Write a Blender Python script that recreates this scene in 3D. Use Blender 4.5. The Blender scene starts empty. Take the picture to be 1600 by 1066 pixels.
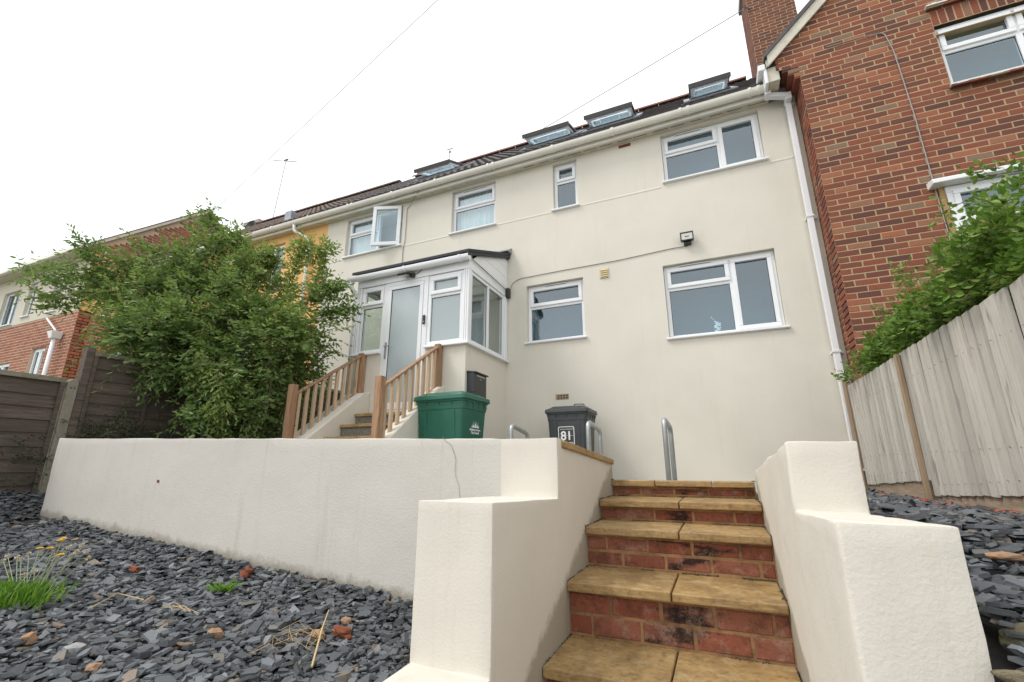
import bpy, bmesh, math, random
import numpy as np
from mathutils import Vector, Matrix, noise
R = math.radians
random.seed(7); rng = np.random.default_rng(7)
scene = bpy.context.scene
col = scene.collection

# ------------------------------------------------------------------ camera
cd = bpy.data.cameras.new('camera'); cam = bpy.data.objects.new('camera', cd); col.objects.link(cam)
cd.sensor_width = 36; cd.lens = 16.0; cd.clip_start = 0.05; cd.clip_end = 1500
PITCH, YAW = R(15.35), R(23.8)
cam.location = (0, 0, 0); cam.rotation_euler = (math.pi/2 + PITCH, 0, YAW)
scene.camera = cam
# ------------------------------------------------------------------ sky and sun
SUN_EL = R(52); SUN_DIR = Vector((-0.74, -0.52, 0)).normalized()
w = bpy.data.worlds.new('World'); scene.world = w; w.use_nodes = True
nt = w.node_tree; nt.nodes.clear()
sky = nt.nodes.new('ShaderNodeTexSky'); sky.sky_type = 'NISHITA'; sky.sun_disc = False
sky.sun_elevation = SUN_EL; sky.sun_rotation = math.atan2(SUN_DIR.x, SUN_DIR.y); sky.dust_density = 4
hs = nt.nodes.new('ShaderNodeHueSaturation'); hs.inputs['Saturation'].default_value = 0.15
mx = nt.nodes.new('ShaderNodeMix'); mx.data_type = 'RGBA'; mx.inputs[0].default_value = 0.86
mx.inputs[7].default_value = (8.6, 8.85, 9.1, 1)
bg = nt.nodes.new('ShaderNodeBackground'); bg.inputs[1].default_value = 0.11
wo = nt.nodes.new('ShaderNodeOutputWorld')
nt.links.new(sky.outputs[0], hs.inputs['Color']); nt.links.new(hs.outputs[0], mx.inputs[6])
nt.links.new(mx.outputs[2], bg.inputs[0]); nt.links.new(bg.outputs[0], wo.inputs[0])
sl = bpy.data.lights.new('sun', 'SUN'); sl.energy = 1.1; sl.angle = R(18); sl.color = (1, .97, .92)
so = bpy.data.objects.new('sun', sl); col.objects.link(so)
sd = Vector((SUN_DIR.x*math.cos(SUN_EL), SUN_DIR.y*math.cos(SUN_EL), math.sin(SUN_EL)))
so.rotation_euler = sd.to_track_quat('Z', 'Y').to_euler(); so.location = (0, -5, 20)
scene.view_settings.view_transform = 'Standard'; scene.view_settings.look = 'None'
scene.view_settings.exposure = 0.66; scene.view_settings.gamma = 1
scene.view_settings.use_curve_mapping = False

# ------------------------------------------------------------------ materials
class NB:
    def __init__(s, name):
        s.m = bpy.data.materials.new(name); s.m.use_nodes = True; s.t = s.m.node_tree
        s.b = s.t.nodes['Principled BSDF']; s.out = s.t.nodes['Material Output']
    def n(s, t, **k):
        x = s.t.nodes.new(t)
        for a, v in k.items(): setattr(x, a, v)
        return x
    def l(s, a, b): s.t.links.new(a, b)
    def coord(s, kind='Object', scale=(1, 1, 1)):
        c = s.n('ShaderNodeTexCoord'); m = s.n('ShaderNodeMapping'); m.inputs['Scale'].default_value = scale
        s.l(c.outputs[kind], m.inputs[0]); return m.outputs[0]
    def noise(s, vec, scale, detail=4, rough=.6, dist=0):
        x = s.n('ShaderNodeTexNoise'); x.inputs['Scale'].default_value = scale
        x.inputs['Detail'].default_value = detail; x.inputs['Roughness'].default_value = rough
        x.inputs['Distortion'].default_value = dist
        if vec is not None: s.l(vec, x.inputs['Vector'])
        return x.outputs['Fac']
    def ramp(s, fac, stops):
        r = s.n('ShaderNodeValToRGB'); e = r.color_ramp.elements
        while len(e) < len(stops): e.new(.5)
        for i, (p, c) in enumerate(stops):
            e[i].position = p; e[i].color = (*c, 1) if len(c) == 3 else c
        s.l(fac, r.inputs[0]); return r.outputs[0]
    def mix(s, fac, a, b, mode='MIX'):
        m = s.n('ShaderNodeMix'); m.data_type = 'RGBA'; m.blend_type = mode
        for sock, v in ((0, fac), (6, a), (7, b)):
            if hasattr(v, 'is_output'): s.l(v, m.inputs[sock])
            elif sock == 0: m.inputs[0].default_value = v
            else: m.inputs[sock].default_value = (*v, 1)
        return m.outputs[2]
    def math(s, op, a, b=0.0, c=None):
        m = s.n('ShaderNodeMath', operation=op)
        for i, v in enumerate((a, b) if c is None else (a, b, c)):
            if hasattr(v, 'is_output'): s.l(v, m.inputs[i])
            else: m.inputs[i].default_value = v
        return m.outputs[0]
    def bump(s, h, strength, dist=.01, prev=None):
        b = s.n('ShaderNodeBump'); b.inputs['Strength'].default_value = strength; b.inputs['Distance'].default_value = dist
        s.l(h, b.inputs['Height'])
        if prev is not None: s.l(prev, b.inputs['Normal'])
        s.l(b.outputs[0], s.b.inputs['Normal']); return b.outputs[0]
    def color(s, c):
        if hasattr(c, 'is_output'): s.l(c, s.b.inputs['Base Color'])
        else: s.b.inputs['Base Color'].default_value = (*c, 1)
    def rough(s, v): s.b.inputs['Roughness'].default_value = v
    def rand(s):   # one random number per thing and per loose piece
        g = s.n('ShaderNodeNewGeometry'); o = s.n('ShaderNodeObjectInfo')
        return s.math('FRACT', s.math('ADD', g.outputs['Random Per Island'], o.outputs['Random']))

def plaster(name, base, grain=60, bump=.5, stain=(.45, .40, .30), stain_amt=.25, streak=.0, lump=9, foot=None):
    b = NB(name); v = b.coord('Object')
    big = b.noise(v, 1.3, 5, .6); c = b.mix(b.ramp(big, [(.35, (0, 0, 0)), (.7, (1, 1, 1))]), base, tuple(x*.93 for x in base))
    sv = b.coord('Object', (5, 5, .35)); st = b.ramp(b.noise(sv, 2.2, 6, .65), [(.56, (0, 0, 0)), (.78, (1, 1, 1))])
    c = b.mix(b.math('MULTIPLY', st, stain_amt + streak), c, stain)
    sp = b.ramp(b.noise(v, 14, 6, .7), [(.66, (0, 0, 0)), (.8, (1, 1, 1))])
    c = b.mix(b.math('MULTIPLY', sp, stain_amt*.6), c, stain)
    if foot:   # splash dirt and algae rising from the ground line z = ax*x + ay*y + c
        p = b.n('ShaderNodeNewGeometry'); sx = b.n('ShaderNodeSeparateXYZ'); b.l(p.outputs['Position'], sx.inputs[0]); ax, ay, c0, wd = foot
        h = b.math('SUBTRACT', sx.outputs[2], b.math('ADD', b.math('MULTIPLY', sx.outputs[0], ax), b.math('MULTIPLY_ADD', sx.outputs[1], ay, c0)))
        f = b.math('ADD', b.math('MULTIPLY', h, -1/wd), b.math('MULTIPLY', b.noise(p.outputs['Position'], 13, 7, .75), 2.2))
        c = b.mix(b.math('MULTIPLY', b.ramp(f, [(.30, (0, 0, 0)), (1.1, (1, 1, 1))]), .6), c, (.20, .17, .11))
    b.color(c); b.rough(.85); b.b.inputs['Specular IOR Level'].default_value = .25
    n1 = b.noise(v, grain, 5, .65); n2 = b.noise(v, lump, 4, .5)
    p = b.bump(n2, bump*.22, .012); b.bump(n1, bump, .004, p)
    return b.m
def plain(name, c, rough=.5, metal=0, bump=0, bs=40, var=0, vs=6, spec=None, cc=(.1, .09, .08)):
    b = NB(name)
    if var: c = b.mix(b.math('MULTIPLY', b.ramp(b.noise(b.coord(), vs, 6, .65), [(.4, (0, 0, 0)), (.75, (1, 1, 1))]), var), c, cc)
    b.color(c); b.rough(rough); b.b.inputs['Metallic'].default_value = metal
    if spec is not None: b.b.inputs['Specular IOR Level'].default_value = spec
    if bump: b.bump(b.noise(b.coord(), bs, 5, .6), bump, .005)
    return b.m
def brickmat(name, stops, rough=.9, stain=None):
    b = NB(name); v = b.coord(); r = b.rand(); c = b.ramp(r, stops)
    n = b.noise(v, 22, 6, .7); c = b.mix(b.math('MULTIPLY', n, .55), c, (.13, .055, .042))
    sp = b.ramp(b.noise(v, 70, 3, .6), [(.62, (0, 0, 0)), (.72, (1, 1, 1))])
    c = b.mix(b.math('MULTIPLY', sp, .30), c, (.42, .27, .19))
    if stain:
        p = b.n('ShaderNodeNewGeometry'); sx = b.n('ShaderNodeSeparateXYZ'); b.l(p.outputs['Position'], sx.inputs[0])
        zc = b.n('ShaderNodeCombineXYZ'); b.l(sx.outputs[2], zc.inputs[2]); wob = b.math('MULTIPLY', b.math('SUBTRACT', b.noise(zc.outputs[0], 5.5, 3, .7), .5), 1.1)
        d = b.math('ABSOLUTE', b.math('ADD', b.math('ADD', sx.outputs[0], -stain), wob)); nn = b.noise(p.outputs['Position'], 9, 6, .72)
        f = b.math('SUBTRACT', b.math('ADD', nn, -.06), b.math('MULTIPLY', d, 2.0))
        f = b.ramp(f, [(.22, (0, 0, 0)), (.40, (1, 1, 1))])
        c = b.mix(b.math('MULTIPLY', f, .93), c, (.012, .010, .009))
        w2 = b.ramp(b.noise(p.outputs['Position'], 11, 7, .78), [(.52, (0, 0, 0)), (.62, (1, 1, 1))])
        c = b.mix(b.math('MULTIPLY', w2, .5), c, (.40, .27, .21))
        w3 = b.ramp(b.noise(p.outputs['Position'], 14, 8, .8), [(.47, (0, 0, 0)), (.66, (1, 1, 1))])
        c = b.mix(b.math('MULTIPLY', w3, .8), c, (.07, .035, .024))
        ws = b.ramp(b.noise(p.outputs['Position'], 160, 2, .5), [(.70, (0, 0, 0)), (.76, (1, 1, 1))])
        c = b.mix(b.math('MULTIPLY', ws, .5), c, (.6, .55, .5))
    b.color(c); b.rough(rough); b.b.inputs['Specular IOR Level'].default_value = .3
    b.bump(b.noise(v, 90, 5, .7), .6, .004); return b.m
def wood(name, ca, cb, cc, axis=2, rough=.8, knots=True):
    b = NB(name); sc = [30, 30, 30]; sc[axis] = 2.4
    g = b.n('ShaderNodeTexCoord'); o = b.n('ShaderNodeObjectInfo'); ge = b.n('ShaderNodeNewGeometry')
    off = b.n('ShaderNodeVectorMath', operation='SCALE'); comb = b.n('ShaderNodeCombineXYZ')
    for i in range(3): b.l(b.rand(), comb.inputs[i])
    b.l(comb.outputs[0], off.inputs[0]); off.inputs['Scale'].default_value = 9
    add = b.n('ShaderNodeVectorMath', operation='ADD'); b.l(g.outputs['Object'], add.inputs[0]); b.l(off.outputs[0], add.inputs[1])
    m = b.n('ShaderNodeMapping'); m.inputs['Scale'].default_value = sc; b.l(add.outputs[0], m.inputs[0])
    n1 = b.noise(m.outputs[0], 1.6, 8, .72, .25); c = b.ramp(n1, [(.3, ca), (.5, cb), (.72, cc)])
    m2 = b.n('ShaderNodeMapping'); s2 = [9, 9, 9]; s2[axis] = 2.2; m2.inputs['Scale'].default_value = s2; b.l(add.outputs[0], m2.inputs[0])
    if knots:
        k = b.ramp(b.noise(m2.outputs[0], 1.0, 3, .5), [(.64, (0, 0, 0)), (.70, (1, 1, 1))])
        c = b.mix(b.math('MULTIPLY', k, .7), c, tuple(x*.3 for x in ca))
    c = b.mix(b.math('MULTIPLY', b.rand(), .6), c, tuple(x*.62 for x in cb))
    b.color(c); b.rough(rough); b.b.inputs['Specular IOR Level'].default_value = .25
    b.bump(n1, .5, .004); return b.m
def leafmat(name, stops, trans=.3, rough=.42):
    b = NB(name); c = b.ramp(b.rand(), stops); b.color(c); b.rough(rough); b.b.inputs['Specular IOR Level'].default_value = .35
    tr = b.n('ShaderNodeBsdfTranslucent'); b.l(b.mix(.35, c, (.25, .35, .04)), tr.inputs[0])
    ms = b.n('ShaderNodeMixShader'); ms.inputs[0].default_value = trans
    b.l(b.b.outputs[0], ms.inputs[1]); b.l(tr.outputs[0], ms.inputs[2]); b.l(ms.outputs[0], b.out.inputs[0]); return b.m
def glassmat(name, tint=(.75, .84, .84), ior=2.1, rough=.0, wav=.15, pale=0):
    b = NB(name); fr = b.n('ShaderNodeFresnel'); ge = b.n('ShaderNodeNewGeometry'); b.l(b.math('MULTIPLY_ADD', ge.outputs['Backfacing'], 1/ior-ior, ior), fr.inputs['IOR'])
    tr = b.n('ShaderNodeBsdfTransparent'); tr.inputs[0].default_value = (*tint, 1)
    gl = b.n('ShaderNodeBsdfGlossy'); gl.inputs['Roughness'].default_value = rough; gl.inputs['Color'].default_value = (.86, .95, 1, 1)
    if pale:  # pale diffuse stands in for bright interior and reflections in the pane
        df = b.n('ShaderNodeBsdfDiffuse'); df.inputs[0].default_value = (.60, .67, .66, 1); m2 = b.n('ShaderNodeMixShader'); m2.inputs[0].default_value = pale
        b.l(tr.outputs[0], m2.inputs[1]); b.l(df.outputs[0], m2.inputs[2]); tr = m2
    ms = b.n('ShaderNodeMixShader'); b.l(fr.outputs[0], ms.inputs[0]); b.l(tr.outputs[0], ms.inputs[1]); b.l(gl.outputs[0], ms.inputs[2])
    bp = b.n('ShaderNodeBump'); bp.inputs['Strength'].default_value = wav; bp.inputs['Distance'].default_value = .01
    b.l(b.noise(b.coord(), 3, 2, .5), bp.inputs['Height']); b.l(bp.outputs[0], gl.inputs['Normal'])
    b.l(ms.outputs[0], b.out.inputs[0]); return b.m

M = {}
M['cream'] = plaster('cream_render', (.69, .65, .56), 70, .45, stain_amt=.17, lump=5)
M['dirtywall'] = plaster('weathered_garden_render', (.605, .57, .512), 85, .6, stain=(.38, .36, .28), stain_amt=.36, streak=.12, lump=16, foot=(-.069, 0, -.80, .07))
M['creamwall'] = plaster('cream_garden_render', (.675, .632, .555), 110, .4, stain_amt=.26, streak=.08, lump=16, foot=(0, .45, -1.62, .07))
M['orange'] = plaster('orange_render', (.78, .46, .18), 60, .4, stain=(.45, .22, .10), stain_amt=.2)
M['creamfar'] = plaster('far_cream_render', (.62, .57, .47), 60, .3)
M['brick'] = brickmat('red_brick', [(.0, (.235, .072, .042)), (.18, (.285, .086, .046)), (.32, (.17, .06, .04)), (.50, (.105, .048, .038)), (.66, (.32, .10, .05)), (.78, (.20, .072, .045)), (.90, (.40, .14, .07)), (.97, (.24, .17, .11))])
M['brickdark'] = brickmat('sooty_brown_brick', [(0, (.16, .06, .042)), (.3, (.21, .075, .048)), (.6, (.10, .048, .038)), (.85, (.26, .09, .05)), (1, (.13, .075, .055))])
M['brickfar'] = brickmat('orange_red_brick', [(.0, (.42, .15, .085)), (.3, (.36, .12, .07)), (.6, (.27, .10, .065)), (.85, (.46, .18, .10)), (1, (.34, .19, .12))])
M['brickstep'] = brickmat('step_brick', [(.0, (.33, .105, .058)), (.35, (.28, .08, .045)), (.7, (.37, .14, .085)), (1, (.23, .07, .042))], stain=-.24)
M['mortar'] = plain('sandy_mortar', (.43, .31, .18), .95, bump=.6, bs=80, var=.75, vs=5, cc=(.32, .21, .12))
M['mortarfar'] = plain('pale_mortar', (.60, .47, .34), .95)
M['mortarstep'] = plain('brown_mortar', (.36, .21, .10), .95, bump=.8, bs=60, var=.95, vs=9, cc=(.07, .04, .025))
M['upvc'] = plain('white_upvc', (.80, .81, .82), .3, var=.06, vs=3, cc=(.5, .48, .42))
M['upvcold'] = plain('weathered_white_upvc', (.74, .73, .68), .42, var=.35, vs=5, cc=(.42, .38, .30))
M['gutter'] = plain('cream_white_gutter', (.80, .77, .70), .4, var=.25, vs=4, cc=(.5, .45, .36))
M['soffit'] = plain('cream_soffit_paint', (.62, .58, .48), .7, var=.5, vs=9, cc=(.30, .26, .20))
M['gasket'] = plain('black_gasket', (.02, .02, .022), .6)
M['glass'] = glassmat('window_glass', (.74, .90, .96), 2.45, wav=.3); M['glassclear'] = glassmat('porch_glass', (.88, .94, .92), 2.2); M['glasspale'] = glassmat('painted_sheen_porch_glass', (.88, .94, .92), 2.1, pale=.45); M['glassup'] = glassmat('bright_window_glass', (.84, .93, .94), 3.0)
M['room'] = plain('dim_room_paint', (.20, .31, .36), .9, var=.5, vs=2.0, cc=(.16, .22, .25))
M['roompale'] = plain('pale_room_tone', (.72, .78, .77), .9, var=.2, vs=2, cc=(.4, .45, .45))  # white nets, with sky reflection on upper windows also put into the colour
M['blind'] = plain('grey_blind', (.17, .165, .145), .9)
b = NB('frosted_glass'); b.color(b.mix(b.noise(b.coord('Object', (1, 1, .8)), 2.2, 3, .5), (.50, .56, .56), (.34, .40, .41))); b.rough(.28)
b.b.inputs['IOR'].default_value = 1.6; b.bump(b.noise(b.coord(), 110, 3, .6), .5, .003); M['frosted'] = b.m
M['felt'] = plain('dark_roof_felt', (.035, .036, .04), .8, bump=.5, bs=90)
M['tile'] = plain('dark_concrete_tile', (.075, .068, .068), .8, bump=.5, bs=30, var=.7, vs=7, cc=(.17, .145, .13))
M['tilebrown'] = plain('brown_mottled_tile', (.085, .065, .058), .9, bump=.5, bs=30, var=.9, vs=16, cc=(.26, .17, .12))
M['ridge'] = plain('red_ridge_tile', (.24, .105, .08), .8, bump=.4, var=.5, vs=7, cc=(.16, .09, .07))
M['lead'] = plain('lead_flashing', (.24, .26, .29), .45, metal=.4, bump=.5, bs=20, var=.5, vs=8, cc=(.5, .52, .55))
M['galv'] = plain('galvanised_steel', (.45, .47, .48), .42, metal=.75, bump=.15, bs=60, var=.4, vs=18, cc=(.28, .30, .31))
M['alu'] = plain('dark_aluminium', (.085, .08, .078), .5, metal=.2)
M['black'] = plain('black_plastic', (.022, .023, .025), .45, bump=.15, bs=120)
M['binblack'] = plain('charcoal_bin_plastic', (.038, .041, .045), .42, bump=.2, bs=150, var=.35, vs=5, cc=(.085, .085, .085))
M['bingreen'] = plain('green_bin_plastic', (.010, .10, .062), .36, bump=.2, bs=150, var=.35, vs=4, cc=(.03, .17, .12))
M['whiteprint'] = plain('white_print', (.8, .8, .78), .6)
M['mail'] = plain('black_painted_steel', (.028, .029, .032), .38, bump=.2, bs=200)
M['cable'] = plain('grey_cable', (.15, .135, .115), .6)
M['wire'] = plain('overhead_wire', (.30, .29, .29), .6)
M['crack'] = plain('crack_line', (.26, .23, .19), .95)  # dark colour of the thin crack in the retaining wall
M['rail'] = wood('brown_stained_timber', (.19, .09, .045), (.36, .21, .12), (.52, .37, .24), 2)
M['spindle'] = wood('faded_timber', (.40, .26, .15), (.56, .41, .27), (.66, .53, .39), 2)
M['fence'] = wood('silvered_timber', (.46, .42, .365), (.58, .545, .485), (.66, .625, .57), 2)
M['fencebrown'] = wood('brown_timber_rail', (.26, .18, .11), (.40, .29, .19), (.50, .39, .28), 2, knots=False)
M['gravelboard'] = wood('gravel_board_timber', (.22, .15, .10), (.36, .27, .19), (.46, .37, .28), 1)
M['fencedark'] = wood('dark_weathered_timber', (.055, .042, .034), (.115, .09, .072), (.19, .155, .125), 1)
b = NB('mossy_concrete'); v = b.coord(); c = b.mix(b.noise(v, 30, 6, .7), (.34, .30, .23), (.14, .13, .10))
c = b.mix(b.ramp(b.noise(v, 5, 5, .6), [(.5, (0, 0, 0)), (.7, (1, 1, 1))]), c, (.12, .12, .05)); b.color(c); b.rough(.95); b.bump(b.noise(v, 60, 5, .7), .7, .006); M['mossconc'] = b.m
b = NB('mossy_rock'); v = b.coord(); c = b.mix(b.noise(v, 26, 6, .7), (.13, .11, .065), (.28, .23, .15))
c = b.mix(b.ramp(b.noise(v, 7, 5, .6), [(.42, (0, 0, 0)), (.62, (1, 1, 1))]), c, (.055, .065, .022)); b.color(c); b.rough(.95); b.bump(b.noise(v, 30, 6, .7), 1, .015); M['mossrock'] = b.m
b = NB('riven_sandstone'); v = b.coord(); r = b.rand(); c = b.ramp(r, [(0, (.42, .27, .10)), (.5, (.35, .215, .078)), (1, (.45, .30, .125))])
c = b.mix(b.ramp(b.noise(v, 7, 7, .72), [(.40, (0, 0, 0)), (.66, (.75, .75, .75))]), c, (.20, .115, .045))
c = b.mix(b.math('MULTIPLY', b.ramp(b.noise(v, 38, 6, .75), [(.50, (0, 0, 0)), (.66, (1, 1, 1))]), .65), c, (.11, .07, .035))
c = b.mix(b.math('MULTIPLY', b.ramp(b.noise(b.coord('Object', (3, 3, 30)), 4, 5, .7), [(.5, (0, 0, 0)), (.68, (1, 1, 1))]), .55), c, (.52, .40, .22))
wv = b.n('ShaderNodeTexWave'); wv.inputs['Scale'].default_value = 1.6; wv.inputs['Distortion'].default_value = 14; wv.inputs['Detail'].default_value = 4; wv.inputs['Detail Scale'].default_value = 1.4; b.l(v, wv.inputs[0])
c = b.mix(b.math('MULTIPLY', b.ramp(wv.outputs['Fac'], [(.90, (0, 0, 0)), (.98, (1, 1, 1))]), .12), c, (.10, .06, .03))
b.color(c); b.rough(.62); p = b.bump(wv.outputs['Fac'], .30, .008); b.bump(b.noise(v, 55, 6, .7), .6, .005, p); M['stone'] = b.m
b = NB('slate_chip'); v = b.coord(); r = b.rand(); c = b.ramp(r, [(0, (.045, .048, .052)), (.22, (.10, .108, .117)), (.4, (.03, .032, .034)), (.6, (.15, .162, .174)), (.78, (.065, .068, .071)), (.9, (.21, .222, .232)), (.955, (.12, .114, .10)), (.985, (.19, .155, .115)), (1, (.24, .16, .10))])
c = b.mix(b.math('MULTIPLY', b.noise(v, 45, 5, .7), .4), c, (.07, .077, .088)); b.color(c); b.rough(.5); b.b.inputs['Specular IOR Level'].default_value = .5
b.bump(b.noise(b.coord('Object', (1, 1, 3)), 70, 5, .7), .6, .004); M['slate'] = b.m
M['soil'] = plain('dark_soil', (.035, .032, .03), 1, bump=1, bs=30, var=.6, vs=20, cc=(.015, .013, .012))
M['asphalt'] = plain('grey_paving', (.36, .34, .31), .95, bump=.5, bs=50, var=.5, vs=4, cc=(.14, .13, .12))
M['street'] = plain('pale_street_paving', (.34, .33, .31), .95, bump=.4, bs=30, var=.5, vs=.8, cc=(.22, .21, .20))
M['grassland'] = plain('rough_grass', (.07, .10, .035), 1, bump=1, bs=40, var=.7, vs=5, cc=(.11, .11, .05))
M['shrub'] = leafmat('shrub_leaf', [(0, (.07, .125, .036)), (.35, (.12, .205, .058)), (.7, (.185, .285, .085)), (.93, (.25, .34, .115)), (1, (.30, .36, .14))], .45)
M['youngsunlit'] = leafmat('young_sunlit_leaf', [(0, (.16, .25, .06)), (.6, (.25, .35, .09)), (1, (.34, .42, .13))], .4)  # young growth, with sunlit yellowish tops also put into the colour
M['hedge'] = leafmat('hedge_leaf', [(0, (.06, .14, .022)), (.45, (.12, .235, .035)), (.85, (.19, .32, .05)), (.97, (.22, .33, .07)), (1, (.38, .30, .14))], .35)
M['ivy'] = leafmat('ivy_leaf', [(0, (.02, .045, .018)), (.6, (.035, .075, .03)), (1, (.07, .11, .05))], .15)
M['grass'] = leafmat('bright_grass', [(0, (.10, .24, .03)), (.6, (.17, .36, .04)), (1, (.28, .44, .08))], .4)
M['stalk'] = plain('grey_green_stalk', (.20, .24, .13), .8)
M['twig'] = plain('brown_twig', (.13, .085, .05), .9)
M['drygrass'] = plain('dry_straw', (.52, .38, .20), .9)
M['petal'] = plain('yellow_petal', (.85, .56, .02), .7)
M['seed'] = plain('cream_seedhead', (.62, .52, .36), .9)
M['redleaf'] = plain('red_fallen_leaf', (.38, .045, .02), .7)
M['rust'] = plain('rust_brown_bark', (.22, .06, .025), .9, bump=1, bs=60, var=.6, vs=25, cc=(.06, .02, .012))
M['orangestone'] = plain('orange_pebble', (.34, .19, .10), .85, bump=.6, bs=60, var=.8, vs=30, cc=(.20, .16, .12))
M['whitestone'] = plain('white_pebble', (.36, .36, .35), .85, bump=.6, bs=60, var=.8, vs=35, cc=(.12, .12, .12))
M['orchid'] = plain('white_orchid_petal', (.85, .87, .85), .6)
M['dirt'] = plain('black_moss_dirt', (.045, .037, .024), 1, var=.8, vs=40, cc=(.13, .10, .055))
M['lens'] = plain('floodlight_reflector', (.55, .53, .50), .25, metal=.5)
M['bulb'] = plain('amber_bulb', (.55, .30, .10), .3)
M['concrete'] = plain('terrace_concrete', (.36, .34, .30), .95, bump=.5, bs=40, var=.4, vs=3, cc=(.2, .19, .17))
M['pebbledash'] = plain('grey_roughcast_riser', (.13, .12, .10), 1, bump=1, bs=120, var=.8, vs=60, cc=(.36, .34, .28))
M['beige'] = plain('beige_vent_plastic', (.62, .52, .32), .6)
M['satdish'] = plain('dark_dish', (.06, .06, .065), .5)

# ------------------------------------------------------------------ helpers
ORG = {}
def tag(o, label=None, cat=None, group=None, kind=None):
    if label: o['label'] = label
    if cat: o['category'] = cat
    if group: o['group'] = group
    if kind: o['kind'] = kind
    return o
def empty(name, loc, label, cat, group=None, rz=0):
    o = bpy.data.objects.new(name, None); col.objects.link(o); o.location = loc; o.rotation_euler = (0, 0, rz)
    o.empty_display_size = .1; ORG[o.name] = Vector(loc); return tag(o, label, cat, group)
def link(name, me, parent=None, loc=(0, 0, 0), rz=0, rot=None):
    o = bpy.data.objects.new(name, me); col.objects.link(o); o.location = loc
    o.rotation_euler = rot if rot else (0, 0, rz)
    if parent: o.parent = parent
    return o
class MB:
    def __init__(s): s.v = []; s.f = []; s.mi = []; s.cur = 0
    def add(s, vs, fs):
        n = len(s.v); s.v += [tuple(v) for v in vs]
        for f in fs: s.f.append(tuple(i+n for i in f)); s.mi.append(s.cur)
        return s
    def hexa(s, c):   # 8 corners: bottom ring, top ring, counter-clockwise from above
        return s.add(c, [(3, 2, 1, 0), (4, 5, 6, 7), (0, 1, 5, 4), (1, 2, 6, 5), (2, 3, 7, 6), (3, 0, 4, 7)])
    def box(s, x0, x1, y0, y1, z0, z1):
        return s.hexa([(x0, y0, z0), (x1, y0, z0), (x1, y1, z0), (x0, y1, z0), (x0, y0, z1), (x1, y0, z1), (x1, y1, z1), (x0, y1, z1)])
    def quad(s, a, b, c, d): return s.add([a, b, c, d], [(0, 1, 2, 3)])
    def tube(s, pts, r, n=8, caps=True):
        pts = [Vector(p) for p in pts]; rr = r if isinstance(r, (list, tuple)) else [r]*len(pts)
        vs = []; up = None
        for i, p in enumerate(pts):
            t = (pts[min(i+1, len(pts)-1)] - pts[max(i-1, 0)]).normalized()
            if up is None: up = Vector((0, 0, 1)) if abs(t.z) < .9 else Vector((1, 0, 0))
            a = t.cross(up).normalized(); up = a.cross(t).normalized()
            for k in range(n):
                an = 2*math.pi*k/n; vs.append(p + (a*math.cos(an) + up*math.sin(an))*rr[i])
        fs = [(i*n+k, i*n+(k+1) % n, (i+1)*n+(k+1) % n, (i+1)*n+k) for i in range(len(pts)-1) for k in range(n)]
        if caps: fs += [tuple(reversed(range(n))), tuple((len(pts)-1)*n+k for k in range(n))]
        return s.add(vs, fs)
    def prism(s, poly, axis, a0, a1):   # poly of 2-D points swept along an axis (0 x, 1 y, 2 z)
        n = len(poly); mk = {0: lambda p, a: (a, p[0], p[1]), 1: lambda p, a: (p[0], a, p[1]), 2: lambda p, a: (p[0], p[1], a)}[axis]
        vs = [mk(p, a0) for p in poly] + [mk(p, a1) for p in poly]
        return s.add(vs, [tuple(range(n)), tuple(reversed(range(n, 2*n)))] + [(i, i+n, (i+1) % n+n, (i+1) % n) for i in range(n)])
    def build(s, name, mats, parent=None, bevel=0, smooth=False, local=False, loc=None, seg=2):
        me = bpy.data.meshes.new(name); me.from_pydata(s.v, [], s.f)
        mats = mats if isinstance(mats, (list, tuple)) else [mats]
        for m in mats: me.materials.append(m)
        if len(mats) > 1: me.polygons.foreach_set('material_index', s.mi)
        bm = bmesh.new(); bm.from_mesh(me); bmesh.ops.recalc_face_normals(bm, faces=bm.faces); bm.to_mesh(me); bm.free()
        if smooth: me.polygons.foreach_set('use_smooth', [True]*len(me.polygons))
        o = link(name, me, parent)
        if parent is not None and not local and parent.name in ORG: o.location = -ORG[parent.name]
        elif loc is not None: o.location = loc
        if bevel:
            bv = o.modifiers.new('bevel', 'BEVEL'); bv.width = bevel; bv.segments = seg; bv.limit_method = 'ANGLE'; bv.angle_limit = R(40)
        return o
def fast_mesh(name, verts, counts, loops, mat, smooth=False):
    me = bpy.data.meshes.new(name); verts = np.asarray(verts, np.float32).reshape(-1, 3)
    counts = np.asarray(counts, np.int32); loops = np.asarray(loops, np.int32).ravel()
    me.vertices.add(len(verts)); me.vertices.foreach_set('co', verts.ravel())
    me.loops.add(len(loops)); me.loops.foreach_set('vertex_index', loops)
    me.polygons.add(len(counts)); st = np.concatenate([[0], np.cumsum(counts)[:-1]]).astype(np.int32)
    me.polygons.foreach_set('loop_start', st); me.polygons.foreach_set('loop_total', counts)
    me.update(calc_edges=True); me.validate(); me.materials.append(mat)
    me.polygons.foreach_set('use_smooth', [bool(smooth)]*len(me.polygons))
    return me
def arc(pts, rad=.05, n=5):   # rounds the inner corners of a path
    P = [Vector(p) for p in pts]; out = [P[0]]
    for i in range(1, len(P)-1):
        a = (P[i-1]-P[i]).normalized(); c = (P[i+1]-P[i]).normalized()
        s, e = P[i]+a*rad, P[i]+c*rad
        for k in range(n+1):
            t = k/n; out.append(s*(1-t)**2 + P[i]*2*t*(1-t) + e*t*t)
    out.append(P[-1]); return out
CT, ST = math.cos(PITCH), math.sin(PITCH); CY, SY = math.cos(YAW), math.sin(YAW)
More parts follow.
